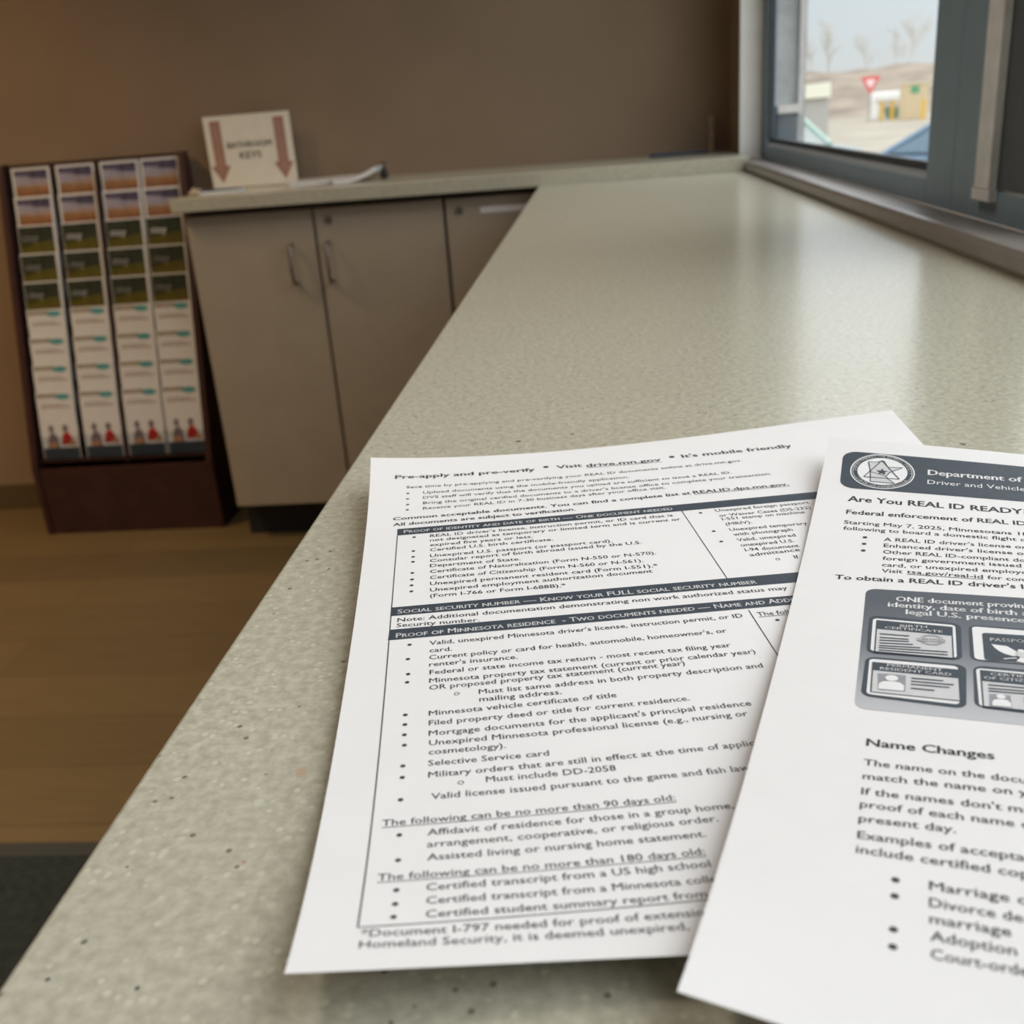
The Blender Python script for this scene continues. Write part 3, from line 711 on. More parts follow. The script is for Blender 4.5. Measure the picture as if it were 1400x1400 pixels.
# ------------------------------------------------------------------ printed sheets on the worktop
def bern(n, t): return [math.comb(n, i)*t**i*(1-t)**(n-i) for i in range(n+1)]
PW, PH = 0.2159, 0.2794
class Sheet:
    def __init__(s, pose, zc): s.pose, s.zc = pose, zc
    def z(s, u, v):
        U = bern(3, min(1.05, max(-.05, u/1000/PW))); V = bern(5, min(1.05, max(-.05, v/1000/PH)))
        h = sum(U[i]*s.zc[i][j]*V[j] for i in range(4) for j in range(6))-0.7
        return (0.7+0.5*(h+math.sqrt(h*h+0.25)))/1000        # never dips below the worktop
    def at(s, u, v, lift=0.0): return Vector((u/1000, -v/1000, s.z(u, v)+lift))
def pv(c, x): return sum(a*x**(len(c)-1-i) for i, a in enumerate(c))
LAY = 0.00006
class Print:
    """collects ink on one sheet; polygons are laid on the curved paper"""
    def __init__(s, sheet): s.s = sheet; s.bm = bmesh.new()
    def face(s, pts, mi, lay=1):
        V = [s.bm.verts.new(s.s.at(u, v, lay*LAY)) for u, v in pts]
        try: f = s.bm.faces.new(V)
        except ValueError: return
        f.material_index = mi
        f.normal_update()
        if f.normal.z < 0: f.normal_flip()
    def grid(s, tl, tr, bl, br, mi, lay=1, nx=24, ny=4, rad=0.0):
        """four-cornered patch; rad rounds the corners (mm)"""
        w = math.hypot(tr[0]-tl[0], tr[1]-tl[1]); h = math.hypot(bl[0]-tl[0], bl[1]-tl[1])
        xs = set(i/nx for i in range(nx+1))
        if rad:
            for k in range(7):
                a = (1-math.cos(PI/2*k/6))*rad/w; xs.add(a); xs.add(1-a)
        xs = sorted(xs)
        def cut(x):
            d = min(x, 1-x)*w
            return (rad-math.sqrt(max(0, rad*rad-(rad-d)**2)))/h if rad and d < rad else 0.0
        def q(x, y):
            return tuple((1-y)*((1-x)*tl[i]+x*tr[i])+y*((1-x)*bl[i]+x*br[i]) for i in (0, 1))
        rows = [[s.bm.verts.new(s.s.at(*q(x, cut(x)+(1-2*cut(x))*j/ny), lay*LAY)) for x in xs] for j in range(ny+1)]
        for j in range(ny):
            for i in range(len(xs)-1):
                f = s.bm.faces.new((rows[j+1][i], rows[j+1][i+1], rows[j][i+1], rows[j][i])); f.material_index = mi
    def strip(s, a, b, wid, mi, lay=1, n=24):
        d = (b[0]-a[0], b[1]-a[1]); l = math.hypot(*d); nx, ny = -d[1]/l*wid/2, d[0]/l*wid/2
        s.grid((a[0]-nx, a[1]-ny), (b[0]-nx, b[1]-ny), (a[0]+nx, a[1]+ny), (b[0]+nx, b[1]+ny), mi, lay, n, 1)
    def disc(s, c, r, mi, lay=1, n=14, ry=None):
        if r > 3:
            for k in range(4): s.ring(c, max(0.01, r*k/4), r*(k+1)/4, mi, lay, n, (ry or r)/r)
            return
        s.face([(c[0]+r*math.cos(2*PI*k/n), c[1]+(ry or r)*math.sin(2*PI*k/n)) for k in range(n)][::-1], mi, lay)
    def ring(s, c, r0, r1, mi, lay=1, n=24, k0=1.0, half=False):
        m = n//2 if half else n
        for k in range(m):
            a, b = 2*PI*k/n, 2*PI*(k+1)/n
            p = lambda r, t: (c[0]+r*math.cos(t), c[1]+r*k0*math.sin(t))
            s.face([p(r0, a), p(r1, a), p(r1, b), p(r0, b)], mi, lay)
    def text(s, txt, a, b, size, mi, lay=1, bold=0.0, under=False, prefix=None, small=False, natural=None, res=2):
        vs, fs, x0, x1 = letter_mesh(txt, bold, small, res)
        if prefix is None: pw0, pw1 = x0, x1
        else:
            _, _, pw0, pw1 = letter_mesh(prefix, bold, small, res)
        if b is None: b = (a[0]+natural*(x1-x0), a[1])
        du, dv = b[0]-a[0], b[1]-a[1]
        V = []
        for x, y in vs:
            t = (x-pw0)/(pw1-pw0)
            V.append(s.bm.verts.new(s.s.at(a[0]+du*t, a[1]+dv*t-y*size, lay*LAY)))
        for f in fs:
            try: q = s.bm.faces.new([V[i] for i in f])
            except ValueError: continue
            q.material_index = mi
        if under: s.strip((a[0], a[1]+size*.17), (b[0], b[1]+size*.17), size*.075, mi, lay)
    def arc_text(s, txt, c, r, a0, a1, size, mi, lay=1, flip=False, ky=1.0):
        vs, fs, x0, x1 = letter_mesh(txt, 0.01, False, 1)
        V = []
        for x, y in vs:
            t = a0+(a1-a0)*(x-x0)/(x1-x0)
            rr = r-y*size if flip else r+y*size
            V.append(s.bm.verts.new(s.s.at(c[0]+rr*math.cos(t), c[1]-rr*math.sin(t)*ky, lay*LAY)))
        for f in fs:
            try: q = s.bm.faces.new([V[i] for i in f])
            except ValueError: continue
            q.material_index = mi
    def done(s, name, mats, parent, into=None):
        if into is not None: return
        me = bpy.data.meshes.new(name); s.bm.to_mesh(me); s.bm.free()
        return link(name, me, mats, parent)

def sheet_base(pr, E, uright, ub=75, nu=40, nv=56, th=0.00014):
    s = pr.s; bm = pr.bm
    def P(i, j):
        a, t = i/nu, j/nv
        v0 = t*270.8
        uL, uR = pv(E['left'], v0/100), uright(v0)
        u = uL+(uR-uL)*a
        uh = a*216
        v = pv(E['top'], uh/100)*(1-t)+pv(E['bottom'], min(uh, ub)/100)*t
        return u, v
    top = [[bm.verts.new(s.at(*P(i, j))) for i in range(nu+1)] for j in range(nv+1)]
    bot = [[bm.verts.new(s.at(*P(i, j), -th)) for i in range(nu+1)] for j in range(nv+1)]
    for j in range(nv):
        for i in range(nu):
            f = bm.faces.new((top[j+1][i], top[j+1][i+1], top[j][i+1], top[j][i])); f.smooth = True
            f = bm.faces.new((bot[j][i], bot[j][i+1], bot[j+1][i+1], bot[j+1][i])); f.smooth = True
    # cut edges on vertices of their own, so that the flat faces keep their shading
    rim = [(i, 0) for i in range(nu+1)]+[(nu, j) for j in range(1, nv+1)]+[(i, nv) for i in range(nu-1, -1, -1)]+[(0, j) for j in range(nv-1, 0, -1)]
    A = [bm.verts.new(s.at(*P(i, j))) for i, j in rim]; B = [bm.verts.new(s.at(*P(i, j), -th)) for i, j in rim]
    for k in range(len(rim)):
        l = (k+1) % len(rim)
        bm.faces.new((A[k], B[k], B[l], A[l]))

SIZES = dict(t=5.1, s=3.45, b=3.75, n=3.2, c=3.2, T=5.2, S=4.2, t2=5.4, b2=4.3, n2=3.55, b3=4.4, n3=3.5, g=4.3)
BOLD = dict(t=0.024, b=0.022, s=0.006, n=0.007, c=0.007, T=0.026, S=0.0, t2=0.026, b2=0.022, n2=0.009, b3=0.026, n3=0.011, g=0.03)
SMATS = [M_PAPER, M_INK]

def place(o, pose):
    o.location = (pose[0], pose[1], ZT+0.0002); o.rotation_euler = (0, 0, pose[2])

# ---- sheet 1: the document list
s1 = Sheet(POSE1, ZC1)
p = Print(s1)
sheet_base(p, EDGE1, lambda v: 218.4-min(v, 40)/40*2.6)
for st, txt, u0, v0, u1, v1 in TEXT1:
    k = st.rstrip('u')
    p.text(txt, (u0, v0), (u1, v1) if u1 else None, SIZES[k], 1, 1, BOLD[k], under=st.endswith('u') and len(st) > 1, natural=3.0)
for c in DOTS1: p.disc(c, 0.62, 1)
for c in BIGDOTS1: p.disc(c, 1.15, 1)
for c in RINGS1: p.ring(c, 0.5, 0.72, 1)
VA, VB = VLINES1
p.strip((BARS[0][1][3][0], BARS[0][1][3][1]), VA[-1], 0.32, 1)
p.strip((VB[0][0]-0.3, VB[0][1]), VB[1], 0.32, 1); p.strip(VB[2], (117.9, 258.4), 0.32, 1)
p.strip(HLINE1[0], (212.0, 257.0), 0.32, 1)
o1 = p.done('printed_sheet', SMATS, None); place(o1, POSE1)
tag(o1, 'white printed sheet listing accepted documents under dark heading bars, partly covered by another sheet', 'paper')
BT_ = ('Proof of identity and date of birth \u2014 One document needed', 'Social security number \u2014 Know your FULL social security number', 'Proof of Minnesota residence  - Two documents needed \u2014 Name and Address')
for (raw, q), txt in zip(BARS, BT_):
    a, b, tl, bl, tr, br = q
    # the bar runs on under the second sheet to the right table border
    k = (204.0-tl[0])/(tr[0]-tl[0])
    TR = (204.0, tl[1]+(tr[1]-tl[1])*k*.9); BR = (204.0, bl[1]+(br[1]-bl[1])*k*.9)
    pb = Print(s1)
    pb.grid(tuple(tl), TR, tuple(bl), BR, 0, 2, 40, 3)
    n_ = len(raw); pre = txt[:n_] if n_ < len(txt) else None
    pb.text(txt, tuple(a), tuple(b), 3.7, 1, 3, 0.016, prefix=pre, small=True)
    pb.done('heading_bar', [M_BAR, M_WHITE], o1)

# ---- sheet 2: the flyer on top
s2 = Sheet(POSE2, ZC2)
p = Print(s2)
sheet_base(p, EDGE2, lambda v: 215.9, 16)
FULL = {"Are You REAL ID READY": "Are You REAL ID READY?", "Federal enforcement of REAL ID": "Federal enforcement of REAL ID begins",
        "Starting May 7, 2025, Minnesotans": "Starting May 7, 2025, Minnesotans 18 and older", "following to board a domestic flight": "following to board a domestic flight or",
        "A REAL ID driver's license": "A REAL ID driver's license or", "Enhanced driver's license": "Enhanced driver's license or",
        "Other REAL ID-compliant": "Other REAL ID-compliant document", "foreign government issued": "foreign government issued",
        "card, or unexpired employ": "card, or unexpired employment", "for com": "for complete", "To obtain a REAL ID driver's": "To obtain a REAL ID driver's license",
        "The name on the docu": "The name on the documents", "match the name on": "match the name on your", "If the names don't": "If the names don't match",
        "proof of each name": "proof of each name change", "Examples of accepta": "Examples of acceptable", "include certified": "include certified copies",
        "Marriage": "Marriage certificate", "Divorce": "Divorce decree", "marriage": "marriage", "Court-orde": "Court-order",
        "ONE document provin": "ONE document proving", "identity, date of birth": "identity, date of birth and",
        "Department of": "Department of Public Safety", "Driver and Vehicle": "Driver and Vehicle Services"}
for st, txt, u0, v0, u1, v1 in TEXT2:
    k = st.rstrip('u')
    if k in ('T', 'S', 'g'): continue
    full = FULL.get(txt, txt)
    p.text(full, (u0, v0), (u1, v1), SIZES[k], 1, 1, BOLD[k], under=st.endswith('u'), prefix=txt if full != txt else None)
for c in DOTS2: p.disc(c, 0.75, 1)
o2 = p.done('printed_sheet', SMATS, None); place(o2, POSE2)
tag(o2, 'white printed flyer with a dark letterhead banner and round seal, overlapping the other sheet', 'paper')

pb = Print(s2)
tl, bl, tr, br = G_banner
TR = (205.0, tl[1]+(tr[1]-tl[1])*(205-tl[0])/(tr[0]-tl[0])); BR = (205.0, 38.5)
pb.grid(tuple(tl), TR, (tl[0]+.6, bl[1]), BR, 0, 1, 60, 8, 5.0)
for st, txt, u0, v0, u1, v1 in TEXT2:
    if st in ('T', 'S'): pb.text(FULL[txt], (u0, v0), (u1, v1), SIZES[st], 1, 2, BOLD[st], prefix=txt)
bn = pb.done('letterhead_banner', [M_BAR, M_WHITE], o2)
ps = Print(s2)
SCN = tuple(sum(q[i] for q in G_seal[1:5])/4 for i in (0, 1)); RO = (G_seal[2][0]-G_seal[1][0])/2; KY = 1.11
ps.ring(SCN, RO-0.45, RO, 0, 2, 48, KY); ps.disc(SCN, RO-0.45, 1, 2, 48, (RO-0.45)*KY)
ps.ring(SCN, RO-1.0, RO-0.8, 2, 3, 48, KY)
ps.disc(SCN, 8.45, 0, 3, 48, 8.45*KY)
ps.arc_text('DEPARTMENT OF PUBLIC SAFETY', SCN, 8.75, PI*1.02, -PI*0.02, 1.75, 2, 4, ky=KY)
ps.arc_text('STATE OF MINNESOTA', SCN, 10.0, PI*1.16, PI*1.84, 1.75, 2, 4, flip=True, ky=KY)
stt = [tuple(x) for x in G_state]
ps.face(stt[::-1], 3, 4)
for a, b in zip(stt, stt[1:]+stt[:1]): ps.strip(a, b, 0.32, 1, 5, 2)
tri = [tuple(x) for x in G_tri]
for a, b in zip(tri, tri[1:]+tri[:1]): ps.strip(a, b, 0.34, 1, 6, 3)
ps.strip(stt[10], stt[6], 0.3, 1, 5, 3)
ps.face([(SCN[0]+(2.1 if i % 2 == 0 else 0.85)*math.sin(PI*i/5), SCN[1]+.5-(2.3 if i % 2 == 0 else 0.9)*math.cos(PI*i/5)) for i in range(10)][::-1], 1, 7)
ps.done('seal_emblem', [M_WHITE, M_BAR, M_LIGHT, M_LIGHT], bn)

# the picture panel: a printed blend from slate at the top to light grey at the bottom
def blend_material(v0, v1):
    m = bpy.data.materials.new('slate_to_grey_print'); m.use_nodes = True
    n = m.node_tree; b = n.nodes['Principled BSDF']
    t = n.nodes.new('ShaderNodeTexCoord'); s = n.nodes.new('ShaderNodeSeparateXYZ'); mr = n.nodes.new('ShaderNodeMapRange'); r = n.nodes.new('ShaderNodeValToRGB')
    mr.inputs['From Min'].default_value = -v0/1000; mr.inputs['From Max'].default_value = -v1/1000
    n.links.new(t.outputs['Object'], s.inputs[0]); n.links.new(s.outputs['Y'], mr.inputs['Value']); n.links.new(mr.outputs[0], r.inputs[0]); n.links.new(r.outputs[0], b.inputs['Base Color'])
    e = r.color_ramp.elements; e[0].position = 0.1; e[0].color = (0.085, 0.098, 0.118, 1); e[1].position = 1.0; e[1].color = (0.52, 0.53, 0.55, 1)
    k = e.new(0.5); k.color = (0.16, 0.175, 0.20, 1)
    b.inputs['Roughness'].default_value = 0.6
    return m
pp = Print(s2)
tl, tr, bl, br = [tuple(x) for x in G_panel]
PR = 101.0
pp.grid(tl, (PR, tl[1]-0.3), bl, (PR-2, bl[1]+1.2), 0, 1, 40, 24, 3.0)
for st, txt, u0, v0, u1, v1 in TEXT2:
    if st == 'g':
        full = FULL.get(txt, txt)
        pp.text(full, (u0, v0), (u1, v1), SIZES['g'], 1, 2, BOLD['g'], prefix=txt if full != txt else None)
pn = pp.done('picture_panel', [blend_material(tl[1], bl[1]), M_WHITE], o2)
def T4(L): return [tuple(x) for x in L]
def card(outer, mid, extend=None):
    c = Print(s2)
    a, b, d, e = T4(outer); f, g, h, i = T4(mid)
    if extend:
        b = (b[0]+extend, b[1]+.3); e = (b[0], e[1]); g = (g[0]+extend, g[1]+.3); i = (g[0], i[1])
    c.grid(a, b, d, e, 1, 2, 10, 8, 2.6)
    c.grid(f, g, h, i, 0, 3, 10, 8, 1.2)
    return c
CM = [M_WHITE, M_BAR, M_MIDGREY, M_LIGHT]
def inner(c, I, Hd, lines, tx, ext=0.0):
    a, b, d, e = T4(I); c0, c1, c2, c3 = T4(Hd)
    if ext: b = (b[0]+ext, b[1]+.2); e = (b[0], e[1]); c1 = (c1[0]+ext, c1[1]+.2); c3 = (c1[0], c3[1])
    if ext == 0: e = (b[0], e[1])
    c.grid(a, b, d, e, 3, 4, 8, 6)
    for q0, q1 in ((a, d), (b, e), (d, e)): c.strip(q0, q1, 0.3, 1, 5, 8)
    c.grid(c0, c1, c2, c3, 1, 5, 8, 3)
    for k in range(0, len(lines), 2): c.strip(tuple(lines[k]), (lines[k+1][0], lines[k][1]*.5+lines[k+1][1]*.5), 0.5, 1, 6, 6)
    for (s, p0, p1, pre) in tx: c.text(s, tuple(p0), tuple(p1), 1.95, 0, 6, 0.014, prefix=pre)
def bust(c, G):
    tl, tr, bl, br, hd = T4(G)[:5]
    c.grid(tl, (br[0], tl[1]), bl, br, 2, 5, 4, 4)
    r = (br[0]-tl[0])*.23
    c.disc(hd, r, 0, 7, 20)
    w, top = (br[0]-tl[0])*.44, hd[1]+r*1.05
    cx = hd[0]
    c.face([(cx-w, br[1]-.2), (cx-w, top+1.5), (cx-w*.7, top+.35), (cx-w*.3, top), (cx+w*.3, top), (cx+w*.7, top+.35), (cx+w, top+1.5), (cx+w, br[1]-.2)], 0, 6)
c = card(G_card1o, G_card1)
inner(c, G_card1i, G_card1h, G_card1l, [("BIRTH", G_card1t[0], G_card1t[1], None), ("CERTIFICATE", G_card1t[2], G_card1t[3], None)])
S = tuple(G_card1s[0])
for r_ in (3.0, 2.4): c.ring(S, r_-.22, r_, 2, 6, 28)
c.grid((S[0]-3.5, S[1]-.85), (S[0]+3.5, S[1]-.85), (S[0]-3.5, S[1]+.95), (S[0]+3.5, S[1]+.95), 3, 7, 4, 1); c.text("CERTIFIED", (S[0]-3.3, S[1]+.6), (S[0]+3.3, S[1]+.6), 1.6, 2, 8, 0.01)
c.done('card_picture', CM, pn)
c = card(G_card2o, G_card2)
inner(c, G_card2i, G_card2h, G_card2l, [("PERMANENT", G_card2t[0], G_card2t[1], None), ("RESIDENT CARD", G_card2t[2], G_card2t[3], None)])
bust(c, G_card2p); c.done('card_picture', CM, pn)
c = card(G_card3o, G_card3, 10.0)
a, b, d, e_ = T4(G_card3i)
c.grid(a, (b[0]+8, b[1]+.6), d, (b[0]+8, e_[1]), 1, 4, 8, 8, 1.0)
c.text("PASSPORT", tuple(G_card3t[0]), tuple(G_card3t[1]), 2.6, 0, 5, 0.008, prefix="PASSPO")
# small spread-winged bird crest: body, wings, tail fan, shield
cx, cy = G_card3e[0][0]+5.6, G_card3e[0][1]+3.9
for sg in (-1, 1):
    c.face([(cx+sg*0.5, cy-0.4), (cx+sg*3.0, cy-3.6), (cx+sg*6.6, cy-4.2), (cx+sg*5.9, cy-2.2), (cx+sg*5.0, cy-0.6), (cx+sg*3.8, cy+0.7), (cx+sg*2.2, cy+1.5), (cx+sg*0.6, cy+1.4)][::sg], 0, 5)
    c.strip((cx+sg*1.2, cy+2.4), (cx+sg*4.2, cy+3.4), 0.6, 3, 5, 4)
c.disc((cx, cy-1.5), 0.8, 0, 6); c.face([(cx-1.2, cy-.8), (cx-1.2, cy+1.4), (cx, cy+2.6), (cx+1.2, cy+1.4), (cx+1.2, cy-.8)], 3, 7); c.face([(cx-.5, cy+2.3), (cx-1.5, cy+4.4), (cx, cy+4.8), (cx+1.5, cy+4.4), (cx+.5, cy+2.3)], 0, 6)
c.done('card_picture', CM, pn)
c = card(G_card4o, G_card4, 10.0)
inner(c, G_card4i, G_card4h, [(q[0]+(6.5 if i % 2 else 0), q[1]) for i, q in enumerate(G_card4l)]+[(G_card4p[1][0]+2.2+7*(i % 2), G_card4p[0][1]+.8+1.6*(i//2)) for i in range(6)],
      [("CERTIFICATE", G_card4t[0], G_card4t[1], "CERTIF"), ("OF CITIZENSHIP", G_card4t[2], G_card4t[3], "OF CITIZ")], ext=8.5)
bust(c, G_card4p); c.done('card_picture', CM, pn)

# ------------------------------------------------------------------ things on the back worktop
ZB = ZT+0.0285
t = empty('paper_sign', (-0.8285, 2.58, ZB), 'white restroom key sign with two red arrows standing on the back worktop', 'sign')
bm = bmesh.new(); box(bm, -0.107, 0.107, 0, 0.003, 0.001, 0.166); obj('board', bm, mat('sign_white_card', (0.86, 0.82, 0.72), 0.55, 0.03, 30), t)
for cx in (-0.079, 0.079):
    bm = bmesh.new()
    poly(bm, [(cx-0.013, 0.155), (cx-0.013, 0.052), (cx-0.024, 0.052), (cx, 0.012), (cx+0.024, 0.052), (cx+0.013, 0.052), (cx+0.013, 0.155)], -0.0004, 0)
    poly(bm, [(cx-0.008, 0.148), (cx-0.008, 0.046), (cx-0.014, 0.046), (cx, 0.022), (cx+0.014, 0.046), (cx+0.008, 0.046), (cx+0.008, 0.148)], -0.0008, 1)
    obj('arrow', bm, [mat('arrow_red_outline', (0.42, 0.19, 0.14), 0.6), mat('arrow_faded_red', (0.44, 0.26, 0.20), 0.6)], t, recalc=False)
bm = bmesh.new(); flat_text(bm, 'BATHROOM', -0.056, 0.056, 0.091, 0.020, -0.0004, 0, 0.02); flat_text(bm, 'KEYS', -0.028, 0.026, 0.066, 0.022, -0.0004, 0, 0.02)
obj('lettering', bm, mat('faded_grey_ink', (0.20, 0.18, 0.13), 0.6), t, recalc=False)
bm = bmesh.new(); box(bm, -0.05, 0.05, 0.003, 0.032, 0.0, 0.004); box(bm, -0.05, 0.05, 0.003, 0.006, 0.004, 0.08); obj('stand', bm, M_ACRYL, t)

t = empty('notepad', (-0.850, 2.39, ZB), 'small dark blue notepad lying in front of the arrow sign', 'notepad', rz=0.1)
bm = bmesh.new(); box(bm, -0.045, 0.045, -0.035, 0.035, 0.0, 0.006); obj('pages', bm, M_WHITE, t)
bm = bmesh.new(); box(bm, -0.046, 0.046, -0.036, 0.036, 0.0062, 0.0076); obj('cover', bm, mat('dark_blue_card', (0.055, 0.075, 0.115), 0.5), t)
# crumpled tan slip
bm = bmesh.new()
n_ = 9; G = [[bm.verts.new((-.899+(i/n_-.5)*.030+random.uniform(-.002, .002), 2.36+(j/n_-.5)*.03+random.uniform(-.002, .002), ZB+0.0012+0.018*random.random()*math.sin(PI*i/n_)*math.sin(PI*j/n_)**.5+.003*(i % 2))) for j in range(n_+1)] for i in range(n_+1)]
for i in range(n_):
    for j in range(n_): bm.faces.new((G[i][j], G[i+1][j], G[i+1][j+1], G[i][j+1]))
tag(obj('paper_slip', bm, mat('tan_paper', (0.50, 0.40, 0.27), 0.8)), 'small crumpled tan paper slip at the left end of the back worktop', 'paper')

def booklet(x, y, rz, w, d, n, h, curl, label):
    t = empty('booklet', (x, y, ZB), label, 'booklet', 'white booklets on the back worktop', rz)
    def slab(z0, z1, grow=0.0):
        bm = bmesh.new(); m = 14
        rows = []
        for i in range(m+1):
            a = i/m; xx = (a-.5)*(w+grow); c = curl*max(0, (a-.35)/.65)**1.8
            rows.append([bm.verts.new((xx, yy, z+c)) for yy, z in ((-d/2-grow, z0), (d/2+grow, z0), (d/2+grow, z1), (-d/2-grow, z1))])
        for A, B in zip(rows[:-1], rows[1:]):
            for q in range(4): bm.faces.new((A[q], A[(q+1) % 4], B[(q+1) % 4], B[q]))
        bm.faces.new(rows[0][::-1]); bm.faces.new(rows[-1])
        return bm
    obj('pages', slab(0.0004, h-0.0012), M_WHITE, t); obj('cover', slab(h-0.0010, h, .001), mat('glossy_white_cover', (0.70, 0.68, 0.66), 0.35), t)
booklet(-0.650, 2.49, 0.05, 0.10, 0.15, 4, 0.009, 0.002, 'flat white booklet lying beside the right arrow of the sign')
booklet(-0.546, 2.48, 0.03, 0.095, 0.16, 4, 0.011, 0.018, 'white booklet with its right edge curling up, beside the binder clip')
t = empty('binder_clip', (-0.4845, 2.47, ZB), 'small black binder clip standing at the curled booklet edge', 'clip')
bm = bmesh.new(); prism(bm, [(-0.006, 0.001), (0.006, 0.001), (0.008, 0.009), (0.002, 0.026), (-0.002, 0.026), (-0.008, 0.009)], 'y', -0.012, 0.012); obj('spring_body', bm, mat('black_clip_steel', (0.018, 0.022, 0.02), 0.4), t)
for sg in (-1, 1):
    bm = bmesh.new(); tube(bm, [(sg*.0022, -.008, .0265), (sg*.004, -.006, .036), (sg*.0045, 0, .040), (sg*.004, .006, .036), (sg*.0022, .008, .0265)], 0.0009, 6); obj('wire_arm', bm, mat('clip_wire', (0.03, 0.035, 0.03), 0.4), t)
t = empty('pen', (0.195, 2.51, ZB), 'dark blue pen lying near the right end of the back worktop', 'pen', rz=0.12)
bm = bmesh.new(); tube(bm, [(-0.065, 0, .0048), (-0.06, 0, .0048), (0.035, 0, .0048)], [0.0015, 0.0045, 0.0045], 10); obj('barrel', bm, mat('pen_blue', (0.04, 0.05, 0.075), 0.4), t)
bm = bmesh.new(); tube(bm, [(0.0355, 0, .0048), (0.07, 0, .0048)], 0.0047, 10); obj('cap', bm, mat('pen_cap', (0.03, 0.035, 0.05), 0.4), t)
bm = bmesh.new(); box(bm, 0.279, 0.291, 2.606, 2.6185, ZB, ZT+0.108, 0, 0.0015)
tag(obj('wooden_stick', bm, mat('pale_wood', (0.42, 0.31, 0.22), 0.6, 0.15, 60)), 'short thin wooden stick standing in the back corner by the window', 'stick')

# ------------------------------------------------------------------ floor mat
t = empty('floor_mat', (-0.96, 0.538, 0), 'charcoal entrance mat on the wood floor in front of the worktop', 'mat')
bm = bmesh.new(); box(bm, -0.87, 0.80, -0.57, 0.585, 0.0, 0.009, 0, 0.003); obj('pile', bm, M_MAT, t)
bm = bmesh.new()
for a in ((-0.90, 0.83, 0.5855, 0.615), (-0.90, 0.83, -0.60, -0.5705), (-0.90, -0.8705, -0.5705, 0.5855), (0.8005, 0.83, -0.5705, 0.5855)): box(bm, *a, 0.0, 0.006)
obj('rubber_edge', bm, mat('black_rubber', (0.03, 0.033, 0.033), 0.7), t)

# ------------------------------------------------------------------ outside the window
GZ = -0.8
bm = bmesh.new(); box(bm, 0.6, 90, -30, 200, GZ-0.2, GZ)
struct('trim_5', bm, mat('pale_asphalt', (0.34, 0.30, 0.235), 0.9, 0.15, 0.6)).name = 'ground'
def out(name, loc, label, cat, group=None): return empty(name, loc, label, cat, group)
# yield sign
t = out('yield_sign', (15.15, 61.0, GZ), 'red and white triangular yield sign on a pole across the road', 'sign')
bm = bmesh.new(); box(bm, -0.04, 0.04, -0.03, 0.03, 0, 2.35); obj('post', bm, mat('galvanised_post', (0.38, 0.38, 0.36), 0.6), t)
def tri_pts(r, cz): return [(-r, cz+r*.62), (r, cz+r*.62), (0, cz-r*1.12)]
bm = bmesh.new(); prism(bm, tri_pts(0.52, 2.0), 'y', -0.06, -0.04, 0); obj('red_face', bm, mat('sign_red', (0.75, 0.10, 0.11), 0.5), t)
bm = bmesh.new(); prism(bm, tri_pts(0.26, 2.0), 'y', -0.07, -0.061, 0); obj('white_face', bm, mat('sign_white', (0.9, 0.8, 0.78), 0.5), t)
# white canopy with bin
t = out('white_canopy', (17.15, 65.0, GZ), 'low white canopy on one thick post across the road', 'canopy')
bm = bmesh.new(); box(bm, -0.78, -0.35, -0.4, 0.4, 0, 1.0, 0, 0.05); obj('post', bm, mat('white_paint', (0.85, 0.84, 0.82), 0.5), t)
bm = bmesh.new(); box(bm, -0.78, 0.85, -0.6, 0.6, 1.005, 1.48, 0, 0.08); obj('roof', bm, mat('white_roof', (0.88, 0.87, 0.85), 0.5), t)
t = out('dumpster', (17.25, 63.5, GZ), 'dark green bin under the white canopy', 'bin')
bm = bmesh.new(); prism(bm, [(-0.45, 0.05), (0.45, 0.05), (0.55, 0.55), (-0.55, 0.6)], 'y', -0.3, 0.3); obj('body', bm, mat('bin_green', (0.10, 0.20, 0.13), 0.6), t)
bm = bmesh.new(); box(bm, -0.57, 0.57, -0.33, 0.33, 0.605, 0.66); obj('lid', bm, mat('bin_lid', (0.07, 0.12, 0.09), 0.6), t)
for q, (px, py, lab) in enumerate(((15.95, 61.5, 'yellow bollard left of the dark green bin'), (16.55, 61.6, 'yellow bollard between the green bin and the tan kiosk'), (17.35, 58.7, 'yellow bollard in front of the tan kiosk at its right'))):
    t = out('bollard', (px, py, GZ), lab, 'bollard', 'yellow bollards across the road')
    bm = bmesh.new(); cyl(bm, (0, 0), 0.11, 0, 0.95, 16); obj('post', bm, mat('bollard_yellow', (0.70, 0.45, 0.08), 0.5), t)
    bm = bmesh.new(); cyl(bm, (0, 0), 0.12, 0.952, 1.02, 16); obj('cap', bm, mat('bollard_cap', (0.7, 0.5, 0.1), 0.5), t)
t = out('kiosk', (17.35, 60.5, GZ), 'tan upright kiosk with a green panel across the road', 'kiosk')
bm = bmesh.new(); box(bm, -0.62, 0.62, -0.5, 0.5, 0, 1.75, 0, 0.03); obj('body', bm, mat('kiosk_tan', (0.62, 0.50, 0.32), 0.7), t)
bm = bmesh.new(); box(bm, -0.30, 0.12, -0.53, -0.502, 1.32, 1.68); obj('green_panel', bm, mat('kiosk_green', (0.10, 0.34, 0.18), 0.5), t)
bm = bmesh.new(); box(bm, -0.66, 0.66, -0.54, 0.54, 1.752, 1.84); obj('roof', bm, mat('kiosk_roof', (0.70, 0.60, 0.42), 0.7), t)
